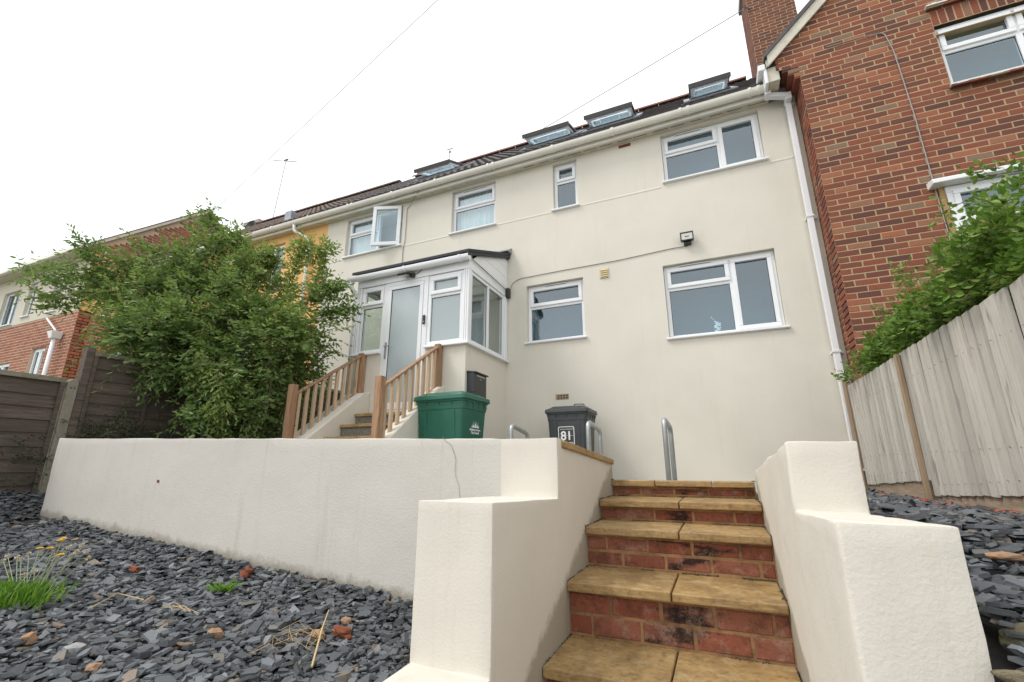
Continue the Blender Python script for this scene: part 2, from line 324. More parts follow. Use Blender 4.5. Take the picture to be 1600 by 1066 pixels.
def px(p):   # where a world point lands in the photograph, used only to rank which bricks show largest
    F = Vector((-SY*CT, CY*CT, ST)); Rr = Vector((CY, SY, 0)); U = Rr.cross(F); p = Vector(p); d = p.dot(F)
    return (800+711*p.dot(Rr)/d, 533-711*p.dot(U)/d, d) if d > .05 else (-9e9, 9e9, d)
def inview(p, m=60):
    x, y, d = px(p); return -m < x < 1600+m and -m < y < 1066+m

def holed_wall(mb, x0, x1, z0, z1, holes, t=.25, front=0.0):
    xs = sorted({x0, x1, *[h[0] for h in holes], *[h[1] for h in holes]}); zs = sorted({z0, z1, *[h[2] for h in holes], *[h[3] for h in holes]})
    xs = [x for x in xs if x0 <= x <= x1]; zs = [z for z in zs if z0 <= z <= z1]
    for a, b_ in zip(xs, xs[1:]):
        for c, d in zip(zs, zs[1:]):
            if any(h[0] <= (a+b_)/2 <= h[1] and h[2] <= (c+d)/2 <= h[3] for h in holes): continue
            mb.quad((a, front, c), (b_, front, c), (b_, front, d), (a, front, d))
    for (a, b_, c, d) in holes:
        b_ = min(b_, x1)
        mb.quad((a, front, c), (a, front, d), (a, front+t, d), (a, front+t, c)); mb.quad((b_, front, c), (b_, front+t, c), (b_, front+t, d), (b_, front, d))
        mb.quad((a, front, d), (b_, front, d), (b_, front+t, d), (a, front+t, d)); mb.quad((a, front, c), (a, front+t, c), (b_, front+t, c), (b_, front, c))
    mb.quad((x0, front, z0), (x0, front, z1), (x0, front+t, z1), (x0, front+t, z0)); mb.quad((x1, front, z0), (x1, front+t, z0), (x1, front+t, z1), (x1, front, z1))

# bricks ------------------------------------------------------------
BC = {}
def brick_mesh(wd, h, mat, dp=.03, ch=.004):
    k = (round(wd, 3), round(h, 3), mat.name, random.randrange(3))
    if k in BC: return BC[k]
    rs = random.Random(hash(k[:2]) + k[3]); j = lambda a=.0025: rs.uniform(-a, a)
    o = [(0+j(), 0+j(.001), 0+j(.0015)), (wd+j(), 0+j(.001), j(.0015)), (wd+j(), j(.001), h+j(.0015)), (j(), j(.001), h+j(.0015))]
    f = [(o[i][0]+(ch if i in (0, 3) else -ch), -.0, o[i][2]+(ch if i in (0, 1) else -ch)) for i in range(4)]
    e = [(o[i][0], ch, o[i][2]) for i in range(4)]; bk = [(o[i][0], dp, o[i][2]) for i in range(4)]
    mb = MB(); mb.add(f+e+bk, [(0, 1, 2, 3)] + [(i, i+4, (i+1) % 4+4, (i+1) % 4) for i in range(4)] + [(i+4, i+8, (i+1) % 4+8, (i+1) % 4+4) for i in range(4)])
    me = bpy.data.meshes.new('brick'); me.from_pydata(mb.v, [], mb.f); me.materials.append(mat)
    bm = bmesh.new(); bm.from_mesh(me); bmesh.ops.recalc_face_normals(bm, faces=bm.faces); bm.to_mesh(me); bm.free()
    # recalc may flip open shells: front must face -y
    if me.polygons[0].normal.y > 0: me.flip_normals()
    BC[k] = me; return me
def lay_bricks(x0, x1, z0, z1, holes, L=.214, H=.0645, J=.0105, off=0.0, clip=None, cl=.225, ext=None):
    out = []; z = z0; k = 0
    while z < z1 - .03:
        xa = x0 - (ext(z) if ext else 0); x = xa - (0 if k % 2 == 0 else cl/2) - off
        h = min(H, z1-z)
        while x < x1:
            a, c = max(x, xa), min(x+L, x1)
            segs = [(a, c)] if c-a > .03 else []
            for (ha, hb, hc, hd) in holes:
                if z+h > hc+.01 and z < hd-.01:
                    n = []
                    for (p, q) in segs:
                        if q <= ha or p >= hb: n.append((p, q)); continue
                        if ha-.004-p > .03: n.append((p, ha-.004))
                        if q-hb-.004 > .03: n.append((hb+.004, q))
                    segs = n
            for (p, q) in segs:
                if clip is not None:
                    c_ = clip(p, q, z, z+h)
                    if not c_: continue
                    if c_ is not True: p, q = c_
                    if q-p < .03: continue
                out.append((p, q, z, z+h))
            x += L+J
        z += H+J; k += 1
    return out
def place_bricks(owner, sets, nmax=300, cull=True, matx=None):
    """sets: (list of bricks, origin, rotz, material). The nmax that show largest are parts, the rest one 'stuff' part."""
    allb = []
    for bl, org, rz, mat in sets:
        rot = Matrix.Rotation(rz, 3, 'Z'); org = Vector(org)
        for bk in bl:
            c = org + rot @ Vector(((bk[0]+bk[1])/2, 0, (bk[2]+bk[3])/2)); x, y, d = px(c)
            n = rot @ Vector((0, -1, 0)); face = max(0, -(n.dot(c.normalized())))
            vis = inview(c, 5) and face > 0
            allb.append(((face*(bk[1]-bk[0])/d/d if vis else 0), bk, org, rz, rot, mat, vis, c))
    allb.sort(key=lambda t: -t[0]); rest = MB(); nrest = 0; mt = None
    po = ORG.get(owner.name, Vector((0, 0, 0)))
    for i, (sc, bk, org, rz, rot, mat, vis, c) in enumerate(allb):
        if cull and not inview(c, 500): continue
        me = brick_mesh(bk[1]-bk[0], bk[3]-bk[2], mat)
        prd = -.0015 - random.uniform(0, .0025)
        loc = org + rot @ Vector((bk[0], prd, bk[2]))
        if i < nmax and vis:
            link('brick', me, owner, loc - po, rz)
        else:
            vs = [loc + rot @ v.co - po for v in me.vertices]; rest.add(vs, [tuple(p.vertices) for p in me.polygons]); nrest += 1; mt = mat
    if nrest:
        me = bpy.data.meshes.new('brickwork'); me.from_pydata(rest.v, [], rest.f); me.materials.append(mt)
        o = link('brickwork', me, owner); o['kind'] = 'stuff'

# windows -----------------------------------------------------------
def add_window(parent, loc, rz, W, H, cells, fr=.055, sill=True, room='room', depth=.55, blind=0, glass='glass', vent=None, curtain=None, sillw=.045, upvc='upvc', recess=.07):
    """loc = lower left corner on the wall face; local x right, z up, -y out. cells = (u0,u1,v0,v1,'open'|'fixed')."""
    po = ORG.get(parent.name, Vector((0, 0, 0)))
    rot = Matrix.Rotation(rz, 3, 'Z'); base = Vector(loc) + rot @ Vector((0, recess, 0)) - po
    mb = MB(); g = .003
    mb.box(g, W-g, 0, .065, g, fr); mb.box(g, W-g, 0, .065, H-fr, H-g); mb.box(g, fr, 0, .065, fr, H-fr); mb.box(W-fr, W-g, 0, .065, fr, H-fr)
    # bars between neighbouring cells
    us = sorted({c[0] for c in cells} | {c[1] for c in cells}); 
    for (u0, u1, v0, v1, k) in cells:
        if u1 < W-.01: mb.box(u1-.028, u1+.028, .003, .062, max(v0, fr), min(v1, H-fr))
        if v1 < H-.01: mb.box(max(u0, fr)+.001, min(u1, W-fr)-.001, .006, .06, v1-.028, v1+.028)
    wo = mb.build('window', M[upvc], None, bevel=.005, local=True); wo.parent = parent; wo.location = base; wo.rotation_euler = (0, 0, rz)
    for (u0, u1, v0, v1, k) in cells:
        a0 = fr if u0 < .01 else u0+.028; a1 = W-fr if u1 > W-.01 else u1-.028; c0 = fr if v0 < .01 else v0+.028; c1 = H-fr if v1 > H-.01 else v1-.028
        if k == 'open':
            s = MB(); o_ = .014; i_ = .040
            A0, A1, C0, C1 = a0-o_, a1+o_, c0-o_, c1+o_; B0, B1, D0, D1 = a0+i_, a1-i_, c0+i_, c1-i_
            s.box(A0, A1, -.018, .05, C0, D0); s.box(A0, A1, -.018, .05, D1, C1); s.box(A0, B0, -.018, .05, D0, D1); s.box(B1, A1, -.018, .05, D0, D1)
            s.build('sash', M[upvc], wo, bevel=.006, local=True); a0, a1, c0, c1 = B0, B1, D0, D1
        ga = MB(); t = .005
        ga.box(a0, a1, .024, .03, c0, c0+t); ga.box(a0, a1, .024, .03, c1-t, c1); ga.box(a0, a0+t, .024, .03, c0, c1); ga.box(a1-t, a1, .024, .03, c0, c1)
        ga.build('seal', M['gasket'], wo, local=True)
        p = MB(); p.quad((a0, .028, c0), (a1, .028, c0), (a1, .028, c1), (a0, .028, c1)); p.build('pane', M[glass], wo, local=True)
    if sill:
        s = MB(); e = .03; s.prism([(-recess-.045, .012), (-recess-.045, -.012), (-recess-.03, -.02), (.03, -.02), (.03, .008)], 0, -e, W+e); s.build('sill', M[upvc], wo, bevel=.003, local=True)
    if vent:
        s = MB(); s.box(vent[0], vent[1], -.022, 0, H-.032, H-.012); s.build('trickle_vent', M[upvc], wo, bevel=.003, local=True)
        s = MB(); s.box(vent[0]+.02, vent[1]-.02, -.0235, -.021, H-.036, H-.032); s.build('vent_slot', M['gasket'], wo, local=True)
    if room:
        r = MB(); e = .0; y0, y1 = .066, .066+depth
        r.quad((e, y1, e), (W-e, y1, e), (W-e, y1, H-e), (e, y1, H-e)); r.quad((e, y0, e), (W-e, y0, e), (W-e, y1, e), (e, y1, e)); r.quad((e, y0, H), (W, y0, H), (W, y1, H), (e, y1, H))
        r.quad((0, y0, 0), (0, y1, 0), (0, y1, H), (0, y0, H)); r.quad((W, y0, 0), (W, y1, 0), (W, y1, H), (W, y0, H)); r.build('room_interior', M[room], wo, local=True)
    if blind:
        r = MB(); r.box(fr, W-fr, .08, .085, H-fr-blind, H-fr); r.build('blind', M['blind'], wo, local=True)
    if curtain:
        r = MB(); n = 40
        for (a, b_) in curtain:
            pts = [(a+(b_-a)*i/n, .13+.018*math.sin(i*1.7)+.008*math.sin(i*.6)) for i in range(n+1)]
            for (p, q) in zip(pts, pts[1:]): r.quad((p[0], p[1], .05), (q[0], q[1], .05), (q[0], q[1], H-.05), (p[0], p[1], H-.05))
        r.build('curtain', M['roompale'], wo, local=True, smooth=True)
    return wo

D = 6.45; TZ = -.185     # facade plane, terrace level
# ================================================================== SETTING
g = MB()
g.quad((-400, -400, -1.46), (400, -400, -1.46), (400, 400, -1.46), (-400, 400, -1.46))
tag(g.build('ground', M['street']), kind='structure')
g = MB()   # upper ground the houses stand on
g.quad((-60, 2.3, -.24), (-6.34, 2.3, -.24), (-6.34, 60, -.24), (-60, 60, -.24)); g.quad((1.46, 2.3, -.24), (60, 2.3, -.24), (60, 60, -.24), (1.46, 60, -.24))
g.quad((-60, -2.5, -1.45), (-6.34, -2.5, -1.45), (-6.34, 2.3, -.24), (-60, 2.3, -.24)); g.quad((1.46, -2.5, -1.45), (60, -2.5, -1.45), (60, 2.3, -.24), (1.46, 2.3, -.24))
tag(g.build('lawn', M['grassland']), kind='structure')
g = MB(); g.box(-5.64, .37, 3.62, D+.1, -.6, TZ); g.box(-5.64, -.96, 2.475, 3.619, -.6, TZ)
tag(g.build('terrace', M['concrete']), kind='structure')
g = MB(); g.box(-1.3, .6, -6, .9, -1.5, -1.42); tag(g.build('path', M['asphalt']), kind='structure')

def SL(x, y):   # surface of the left slate bed
    z = -.745-.069*(x+1.6) if x > -5.6 else -.469+(-5.6-x)*.30
    z -= max(0, .9-y)*.10
    return z + .018*noise.noise((x*1.3, y*1.3, 3.1)) + .035*math.exp(-((y-2.25)/.12)**2)
def SR(x, y):
    z = -.262+(1.4-x)*.085 - max(0, 1.95-y)*.15 - max(0, .8-y)*.2
    z -= max(0, 1.16-y)*max(0, .52-x)*6
    return z + .02*noise.noise((x*2, y*2, 1.1))
def bed(name, S, xs, ys):
    vs = [(x, y, S(x, y)-.02) for y in ys for x in xs]; n = len(xs)
    fs = [(j*n+i, j*n+i+1, (j+1)*n+i+1, (j+1)*n+i) for j in range(len(ys)-1) for i in range(n-1)]
    m_ = MB(); m_.add(vs, fs); m_.build(name, M['soil'], smooth=True)
    return tag(bpy.context.scene.objects[-1] if False else col.objects[-1], kind='structure')
bed('soil', SL, np.linspace(-6.34, -1.0, 60), np.concatenate([[-2.5], np.linspace(-1, 2.47, 40)]))
bed('soil', lambda x, y: SR(x, y)-.03, np.linspace(.372, 1.46, 34), np.concatenate([[-2.5], np.linspace(-1, .5, 12), np.linspace(.55, 1.6, 50), np.linspace(1.7, 6.5, 40)]))

# ================================================================== CREAM HOUSE
X0H, X1H = -7.16, 1.52
H = empty('terraced_house', (-2.8, D, TZ), 'cream rendered terraced house with white windows, grey tiled roof and tilted skylights', 'house')
wins = {  # x0,x1,z0,z1
 'UR': (-.31, 1.045, 4.145, 4.985), 'LR': (-.455, .965, 1.70, 2.80), 'ML': (-2.585, -1.64, 1.865, 2.835),
 'S': (-2.085, -1.665, 4.10, 4.985), 'U2': (-4.075, -3.17, 4.10, 4.985), 'U1': (-6.62, -5.20, 4.115, 4.985)}
hall = (-4.30, -3.40, .74, 2.66)
m = MB(); holed_wall(m, X0H, X1H, -.4, 5.05, list(wins.values())+[hall]); m.add([(x, D, z) for x, y, z in []], [])
m.v = [(x, y+D, z) for x, y, z in m.v]
m.build('wall', M['cream'], H)
for a, b_ in ((-7.1, -6.66), (-5.16, -4.12), (-3.13, -2.13), (-1.62, -.36), (1.09, 1.38)):
    m = MB(); m.prism([(D-.003, 4.070), (D-.006, 4.080), (D+.002, 4.115), (D+.002, 4.055)], 0, a, b_); m.build('storey_band', M['cream'], H)
def WIN(k, cells, **kw):
    a, b_, c, d = wins[k]; return add_window(H, (a, D, c), 0, b_-a, d-c, cells, **kw)
WIN('UR', [(0, .80, 0, .51, 'fixed'), (0, .80, .51, .84, 'open'), (.80, 1.355, 0, .84, 'open')], vent=(.2, .6))
wlr = WIN('LR', [(0, .87, 0, .745, 'fixed'), (0, .87, .745, 1.10, 'open'), (.87, 1.42, 0, 1.10, 'open')], vent=(.2, .65), depth=.8)
WIN('ML', [(0, .945, 0, .60, 'fixed'), (0, .945, .60, .97, 'open')], vent=(.3, .66))
WIN('S', [(0, .42, 0, .55, 'fixed'), (0, .42, .55, .885, 'open')])
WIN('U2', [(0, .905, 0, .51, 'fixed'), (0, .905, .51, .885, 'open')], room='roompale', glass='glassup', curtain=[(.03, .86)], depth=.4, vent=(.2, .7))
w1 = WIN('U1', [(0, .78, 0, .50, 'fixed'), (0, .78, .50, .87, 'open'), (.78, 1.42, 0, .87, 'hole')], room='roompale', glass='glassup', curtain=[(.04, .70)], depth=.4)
for o in list(w1.children):     # the opening on the right has no fixed pane: its casement stands open
    if o.name.split('.')[0] in ('pane', 'seal') and min(v.co.x for v in o.data.vertices) > .7: bpy.data.objects.remove(o)
s = MB(); cw, chh = .57, .85
s.box(0, cw, -.03, .03, 0, .07); s.box(0, cw, -.03, .03, chh-.07, chh); s.box(0, .07, -.03, .03, .07, chh-.07); s.box(cw-.07, cw, -.03, .03, .07, chh-.07)
sash = s.build('open_sash', M['upvc'], w1, bevel=.006, local=True); sash.location = (.80, -.06, .02)
dv = Vector((-4.91-(-5.82), 5.93-6.40, 0))
# hinged on its right jamb: swings out towards the viewer
s2 = MB(); s2.quad((.07, 0, .07), (cw-.07, 0, .07), (cw-.07, 0, chh-.07), (.07, 0, chh-.07))
pn = s2.build('pane', M['glass'], w1, local=True); pn.location = sash.location
for o in (sash, pn):
    o.location = (1.395, -.075, .012); o.rotation_euler = (0, 0, R(180+19)); 
sash['label'] = 'white casement standing open'
# eaves: soffit, fascia, gutter ------------------------------------
def eaves(own, xa, xb, gm='gutter', unions=()):
    m = MB(); m.box(xa, xb, 6.325, D+.05, 5.03, 5.05); m.build('soffit', M['soffit'], own)
    m = MB(); m.box(xa, xb, 6.30, 6.325, 5.02, 5.20); m.build('fascia', M['gutter'], own, bevel=.003)
    m = MB(); m.prism([(6.285, 5.020), (6.30, 5.020), (6.30, 5.032), (6.285, 5.03)], 0, xa, xb); m.build('fascia_bead', M['upvcold'], own)
    pr = [(6.235+.063*math.cos(a), 5.148+.075*math.sin(a)) for a in [math.pi*(1+i/10) for i in range(11)]]
    pr2 = [(6.235+.056*math.cos(a), 5.150+.068*math.sin(a)) for a in [math.pi*(1+i/10) for i in range(11)]]
    prof = [(pr[0][0]-.004, 5.153), *pr, *reversed(pr2)]
    m = MB(); m.prism(prof, 0, xa, xb); go = m.build('gutter', M[gm], own, smooth=False)
    for u in unions:
        m = MB(); q = [(6.235+.070*math.cos(a), 5.146+.082*math.sin(a)) for a in [math.pi*(1+i/10) for i in range(11)]]; q += [(6.302, 5.165), (6.168, 5.165)]
        m.prism(q, 0, u-.02, u+.02); m.build('gutter_bracket', M[gm], own, bevel=.004)
eaves(H, X0H, 1.19, unions=(.95, 1.06, .02, .13, -1.0, -2.0, -3.1, -3.2, -4.3, -5.3, -6.3, -6.4))
m = MB()   # narrow dark gap between the eaves boards
for k in range(14):
    a = -2.6+k*.27; m.box(a+random.uniform(0, .05), a+.2+random.uniform(0, .06), 6.37, 6.378, 5.0265, 5.0295)
m.build('soffit_gap', M['gasket'], H)
# roof --------------------------------------------------------------
RY, RZ, SLP = 6.20, 5.165, .90; RL = 4.17; ang = math.atan(SLP); ca, sa = math.cos(ang), math.sin(ang)
def rp(x, s, h=0): return (x, RY+s*ca-h*sa, RZ+s*sa+h*ca)
sky_spec = [(-2.74, -1.86, 19.5), (-1.55, -.73, 19.5), (.20, .80, 19), (-5.20, -4.36, 16)]
S0, S1 = .93, 1.92
def roof(own, xa, xb, mat, skips=(), seed=0):
    vs, cn, lp = [], [], []; rr = random.Random(seed); tw = .30; nx = int((xb-xa)/tw+.99)
    for j in range(12):
        s0 = j*.345; s1 = s0+.375
        for i in range(nx):
            a = xa+i*tw; b_ = min(a+tw, xb)
            if any(a+.06 < q and b_-.06 > p and s0+.1 < S1 and s1-.1 > S0 for p, q, _ in skips): continue
            base = len(vs); jt = rr.uniform(-.004, .004); n = 8
            for row, (s, h) in enumerate(((s0, .0), (s0, .030), (s1, .004))):
                for k in range(n+1):
                    u = k/n; wv = .020*(.5-.5*math.cos(4*math.pi*u)) if row else 0
                    vs.append(rp(a+(b_-a)*u, s+jt, h+wv+(rr.uniform(-.002, .002) if row else 0)))
            for row in (0, 1):
                for k in range(n):
                    q = base+row*(n+1)+k; cn.append(4); lp += [q, q+1, q+n+2, q+n+1]
    me = fast_mesh('roof_tiles', vs, cn, lp, mat); o = link('roof_tiles', me, own, -ORG[own.name]); o['kind'] = 'stuff'
    m = MB(); m.hexa([rp(xa, 0, -.06), rp(xb, 0, -.06), rp(xb, RL, -.06), rp(xa, RL, -.06), rp(xa, 0, -.002), rp(xb, 0, -.002), rp(xb, RL, -.002), rp(xa, RL, -.002)])
    yy = rp(0, RL)[1]; zz = rp(0, RL)[2]; m.hexa([(xa, yy, zz-.06), (xb, yy, zz-.06), (xb, yy+3.3, zz-.06-3), (xa, yy+3.3, zz-.06-3), (xa, yy, zz), (xb, yy, zz), (xb, yy+3.3, zz-3), (xa, yy+3.3, zz-3)])
    m.build('roof_deck', M['felt'], own)
roof(H, X0H, 1.50, M['tile'], sky_spec, 3)
def ridge(own, xa, xb, mat):
    y, z = rp(0, RL)[1:]; me = None; n = int((xb-xa)/.45)
    for i in range(n):
        if me is None:
            m = MB(); pr = [(y-z+z+0, 0)]; pr = [(.13*math.cos(a), .10*math.sin(a)) for a in [math.pi*k/8 for k in range(9)]]; pr += [(.115*math.cos(a), .085*math.sin(a)) for a in [math.pi*k/8 for k in range(8, -1, -1)]]
            m.prism(pr, 0, 0, .44); m.box(.425, .45, -.135, .135, -.005, .03)
            o = m.build('ridge_tile', mat, None, local=True); o.parent = own; me = o.data
        else: o = link('ridge_tile', me, own)
        o.location = Vector((xa+i*.45, y, z+.0)) - ORG[own.name]; o.rotation_euler = (random.uniform(-.02, .02), random.uniform(-.008, .008), random.uniform(-.01, .01))
ridge(H, X0H, 1.45, M['ridge'])
for (a, b_, op) in sky_spec:
    W = b_-a; po = Vector(rp(a, S0)); sk = empty('skylight', po - ORG[H.name], None, None); del ORG[sk.name]; sk.parent = H
    # rebuild as a mesh part (frame) carrying its sash, pane and arms
    bpy.data.objects.remove(sk)
    L = S1-S0; m = MB(); y2 = lambda s, h: (s*ca-h*sa, s*sa+h*ca)
    def bar(m_, x0, x1, s0, s1, h0, h1):
        c = []
        for h in (h0, h1):
            for (x, s) in ((x0, s0), (x1, s0), (x1, s1), (x0, s1)): c.append((x, *y2(s, h)))
        m_.hexa(c)
    bar(m, 0, W, 0, .06, 0, .075); bar(m, 0, W, L-.06, L, 0, .075); bar(m, 0, .05, .06, L-.06, 0, .075); bar(m, W-.05, W, .06, L-.06, 0, .075)
    m.cur = 1; bar(m, -.10, W+.10, -.14, 0, .03, .05); bar(m, -.10, -.001, 0, L+.1, .02, .055); bar(m, W+.001, W+.10, 0, L+.1, .02, .055); bar(m, 0, W, L, L+.12, .02, .07)
    fr = m.build('skylight', [M['alu'], M['lead']], H, local=True); fr.location = po - ORG[H.name]
    m = MB(); bar(m, .05, W-.05, .06, L-.06, .035, .04); m.build('pale_backing', M['upvc'], fr, local=True)  # white sheet across the opening stands in for whitish reflection in the glass
    mid = L/2; c0 = y2(mid, .06); ta = ang-R(op)
    def sb(m_, x0, x1, s0, s1, h0, h1):
        c = []
        for h in (h0, h1):
            for (x, s) in ((x0, s0), (x1, s0), (x1, s1), (x0, s1)): c.append((x, c0[0]+(s-mid)*math.cos(ta)-h*math.sin(ta), c0[1]+(s-mid)*math.sin(ta)+h*math.cos(ta)))
        m_.hexa(c)
    m = MB(); sb(m, -.01, W+.01, -.02, .05, .025, .055); sb(m, -.01, W+.01, L-.05, L+.02, .025, .055); sb(m, -.01, .04, .05, L-.05, .025, .055); sb(m, W-.04, W+.01, .05, L-.05, .025, .055)
    sb(m, -.015, W+.015, -.04, -.02, -.01, .06)
    m.build('outer_cover', M['alu'], fr, local=True)
    m = MB(); sb(m, .02, W-.02, .0, .07, -.03, .025); sb(m, .02, W-.02, L-.07, L, -.03, .025); sb(m, .02, .08, .07, L-.07, -.03, .025); sb(m, W-.08, W-.02, .07, L-.07, -.03, .025)
    m.build('sash', M['upvc'], fr, bevel=.004, local=True)
    m = MB(); sb(m, .3*W, .7*W, .10, .115, -.05, -.035); m.build('handle', M['galv'], fr, local=True)
    m = MB(); m.quad(*[(x, c0[0]+(s_-mid)*math.cos(ta), c0[1]+(s_-mid)*math.sin(ta)) for x, s_ in ((.08, .07), (W-.08, .07), (W-.08, L-.07), (.08, L-.07))]); m.build('pane', M['glass'], fr, local=True)
    m = MB()
    for x in (.03, W-.03): m.tube([(x, *y2(.25, .06)), (x, c0[0]-(mid-.12)*math.cos(ta), c0[1]-(mid-.12)*math.sin(ta))], .009, 6)
    m.build('stay', M['galv'], fr, local=True)
# air bricks, vent --------------------------------------------------
m = MB(); m.box(-.955, -.765, D-.004, D+.02, 4.955, 5.01); m.build('air_brick', M['rust'], H)
m = MB(); m.cur = 0; m.box(-2.135, -1.93, D-.004, D+.05, .945, 1.03); m.build('air_brick', M['fencebrown'], H, bevel=.004)
m = MB()
for r_ in range(2):
    for c_ in range(4): m.box(-2.10+c_*.043, -2.075+c_*.043, D-.0055, D-.002, .958+r_*.034, .980+r_*.034)
m.build('air_brick_hole', M['gasket'], H)
m = MB(); m.box(-1.375, -1.235, D-.012, D+.01, 2.755, 2.915)
vn = m.build('wall_vent', M['beige'], H, bevel=.003)
for k in range(4):
    m = MB(); z = 2.775+k*.034; m.hexa([(-1.362, D-.028, z), (-1.248, D-.028, z), (-1.248, D-.012, z+.006), (-1.362, D-.012, z+.006), (-1.362, D-.028, z+.004), (-1.248, D-.028, z+.004), (-1.248, D-.012, z+.026), (-1.362, D-.012, z+.026)])
    o = m.build('louvre', M['beige'], vn, local=True)
# downpipe at the right corner --------------------------------------
m = MB(); m.box(1.375, 1.44, 6.335, 6.40, TZ, 4.97); dpipe = m.build('downpipe', M['upvc'], H, bevel=.004)
for z in (1.30, 3.10, 4.9, -.05):
    m = MB(); m.box(1.365, 1.45, 6.325, D, z, z+.022); m.box(1.44, 1.49, 6.40, D, z, z+.02); m.build('pipe_clip', M['upvc'], dpipe, local=True)
m = MB(); m.box(1.369, 1.446, 6.329, 6.406, 1.0, 1.06); m.build('pipe_joint', M['upvc'], dpipe, local=True)
m = MB(); m.hexa([(1.14, 6.20, 4.97), (1.44, 6.25, 4.90), (1.44, 6.33, 4.90), (1.14, 6.28, 4.97), (1.14, 6.20, 5.04), (1.44, 6.25, 4.97), (1.44, 6.33, 4.97), (1.14, 6.28, 5.04)])
m.box(1.13, 1.20, 6.17, 6.31, 4.98, 5.19); m.box(1.37, 1.445, 6.25, 6.405, 4.88, 4.985); m.build('gutter_outlet', M['upvc'], H, bevel=.005)
# orchid behind the lower right pane --------------------------------
orc = empty('orchid', (.17, D+.25, 1.72), 'white orchid in flower on the sill inside the big lower window', 'plant')
m = MB(); m.tube([(.17, D+.25, 1.73), (.175, D+.24, 1.86), (.15, D+.22, 1.97), (.10, D+.2, 2.02)], .004, 5); m.build('stem', M['stalk'], orc)
m = MB(); rs = random.Random(4)
for (fx, fz, fs) in ((.16, 1.80, .035), (.19, 1.83, .03), (.155, 1.86, .032), (.20, 1.885, .03), (.17, 1.91, .03), (.145, 1.935, .014), (.11, 2.0, .012), (.13, 1.97, .012)):
    for k in range(5):
        a = 2*math.pi*k/5+rs.random(); c = Vector((fx, D+.2, fz)); d = Vector((math.cos(a), 0, math.sin(a))); e = Vector((-math.sin(a), 0, math.cos(a)))
        m.add([c, c+d*fs*.6+e*fs*.35+Vector((0, -.01, 0)), c+d*fs, c+d*fs*.6-e*fs*.35+Vector((0, -.01, 0))], [(0, 1, 2, 3)])
m.build('flower', M['orchid'], orc)
m = MB(); m.tube([(.17, D+.25, 1.70), (.17, D+.25, 1.78)], [.035, .045], 12); m.build('pot', M['whitestone'], orc, smooth=False)

# ================================================================== ORANGE HOUSE (next door, left)
O = empty('terraced_house', (-10.3, D, -.2), 'orange rendered terraced house with brown tiled roof behind the big shrub', 'house')
ow = [(-8.86, -8.42, 3.75, 4.86), (-10.2, -9.0, 1.7, 2.8), (-12.4, -11.2, 4.1, 4.98)]
m = MB(); holed_wall(m, -13.5, X0H-.002, -.4, 5.05, ow); m.v = [(x, y+D, z) for x, y, z in m.v]; m.build('wall', M['orange'], O)
add_window(O, (-8.86, D, 3.75), 0, .44, 1.11, [(0, .44, 0, .75, 'fixed'), (0, .44, .75, 1.11, 'open')], room='roompale')
add_window(O, (-10.2, D, 1.7), 0, 1.2, 1.1, [(0, .6, 0, 1.1, 'fixed'), (.6, 1.2, 0, 1.1, 'open')])
add_window(O, (-12.4, D, 4.1), 0, 1.2, .88, [(0, .6, 0, .88, 'fixed'), (.6, 1.2, 0, .88, 'open')])
eaves(O, -13.4, X0H-.004, unions=(-7.5, -8.6, -9.7, -10.8))
roof(O, -13.5, X0H-.004, M['tilebrown'], (), 5); ridge(O, -13.5, X0H-.2, M['tilebrown'])
m = MB(); m.tube(arc([(-7.95, 6.235, 5.10), (-7.93, 6.24, 4.93), (-7.60, 6.38, 4.72), (-7.60, 6.39, 4.4), (-7.62, 6.40, 0)], .05), .034, 12); dp = m.build('downpipe', M['upvcold'], O, smooth=True)
m = MB(); m.tube([(-7.60, 6.385, 4.42), (-7.60, 6.385, 4.50)], .041, 12); m.build('pipe_joint', M['upvcold'], dp, local=True)
m = MB(); m.box(-8.35, -8.15, 6.28, 6.42, 5.24, 5.52); m.build('flashing', M['lead'], O, bevel=.004)

# ================================================================== FAR LEFT HOUSE (brick below, cream above)
A = empty('terraced_house', (-16, 5.2, -.2), 'brick house with cream upper storey seen over the far left fence', 'house')
ax0, ax1, ay = -21.5, -13.5, 5.2; bz = 3.57
aw = [(-17.75, -16.80, 3.62, 4.62), (-16.35, -15.95, 3.75, 4.70), (-15.02, -14.62, 3.70, 4.55)]
ag = [(-17.3, -16.25, 1.5, 2.56), (-15.30, -14.62, .8, 2.80)]
m = MB(); holed_wall(m, ax0, ax1, bz, 5.06, aw); m.v = [(x, y+ay-.012, z) for x, y, z in m.v]; m.build('upper_wall', M['creamfar'], A)
m = MB(); holed_wall(m, ax0, ax1, -.4, bz-.001, ag); m.v = [(x, y+ay, z) for x, y, z in m.v]
m.quad((ax1, ay, -.4), (ax1, 8.9, -.4), (ax1, 8.9, bz-.001), (ax1, ay, bz-.001)); m.build('wall', M['mortarfar'], A)
m = MB(); m.quad((ax1+.012, ay-.012, bz), (ax1+.012, D+.1, bz), (ax1+.012, D+.1, 5.15), (ax1+.012, ay-.012, 5.15)); m.build('side_wall', M['orange'], A)
for (a, b_, c, d) in aw: add_window(A, (a, ay-.012, c), 0, b_-a, d-c, [(0, (b_-a)/2, 0, d-c, 'fixed'), ((b_-a)/2, b_-a, 0, d-c, 'fixed')] if b_-a > .5 else [(0, b_-a, 0, d-c, 'fixed')])
for (a, b_, c, d) in ag: add_window(A, (a, ay, c), 0, b_-a, d-c, [(0, (b_-a)/2, 0, d-c, 'open'), ((b_-a)/2, b_-a, 0, d-c, 'open')])
bl = lay_bricks(0, 5.0, -.2, bz, [(a-ax1+5.0, b_-ax1+5.0, c, d) for a, b_, c, d in ag]); bs = lay_bricks(0, 1.6, -.2, bz, [])
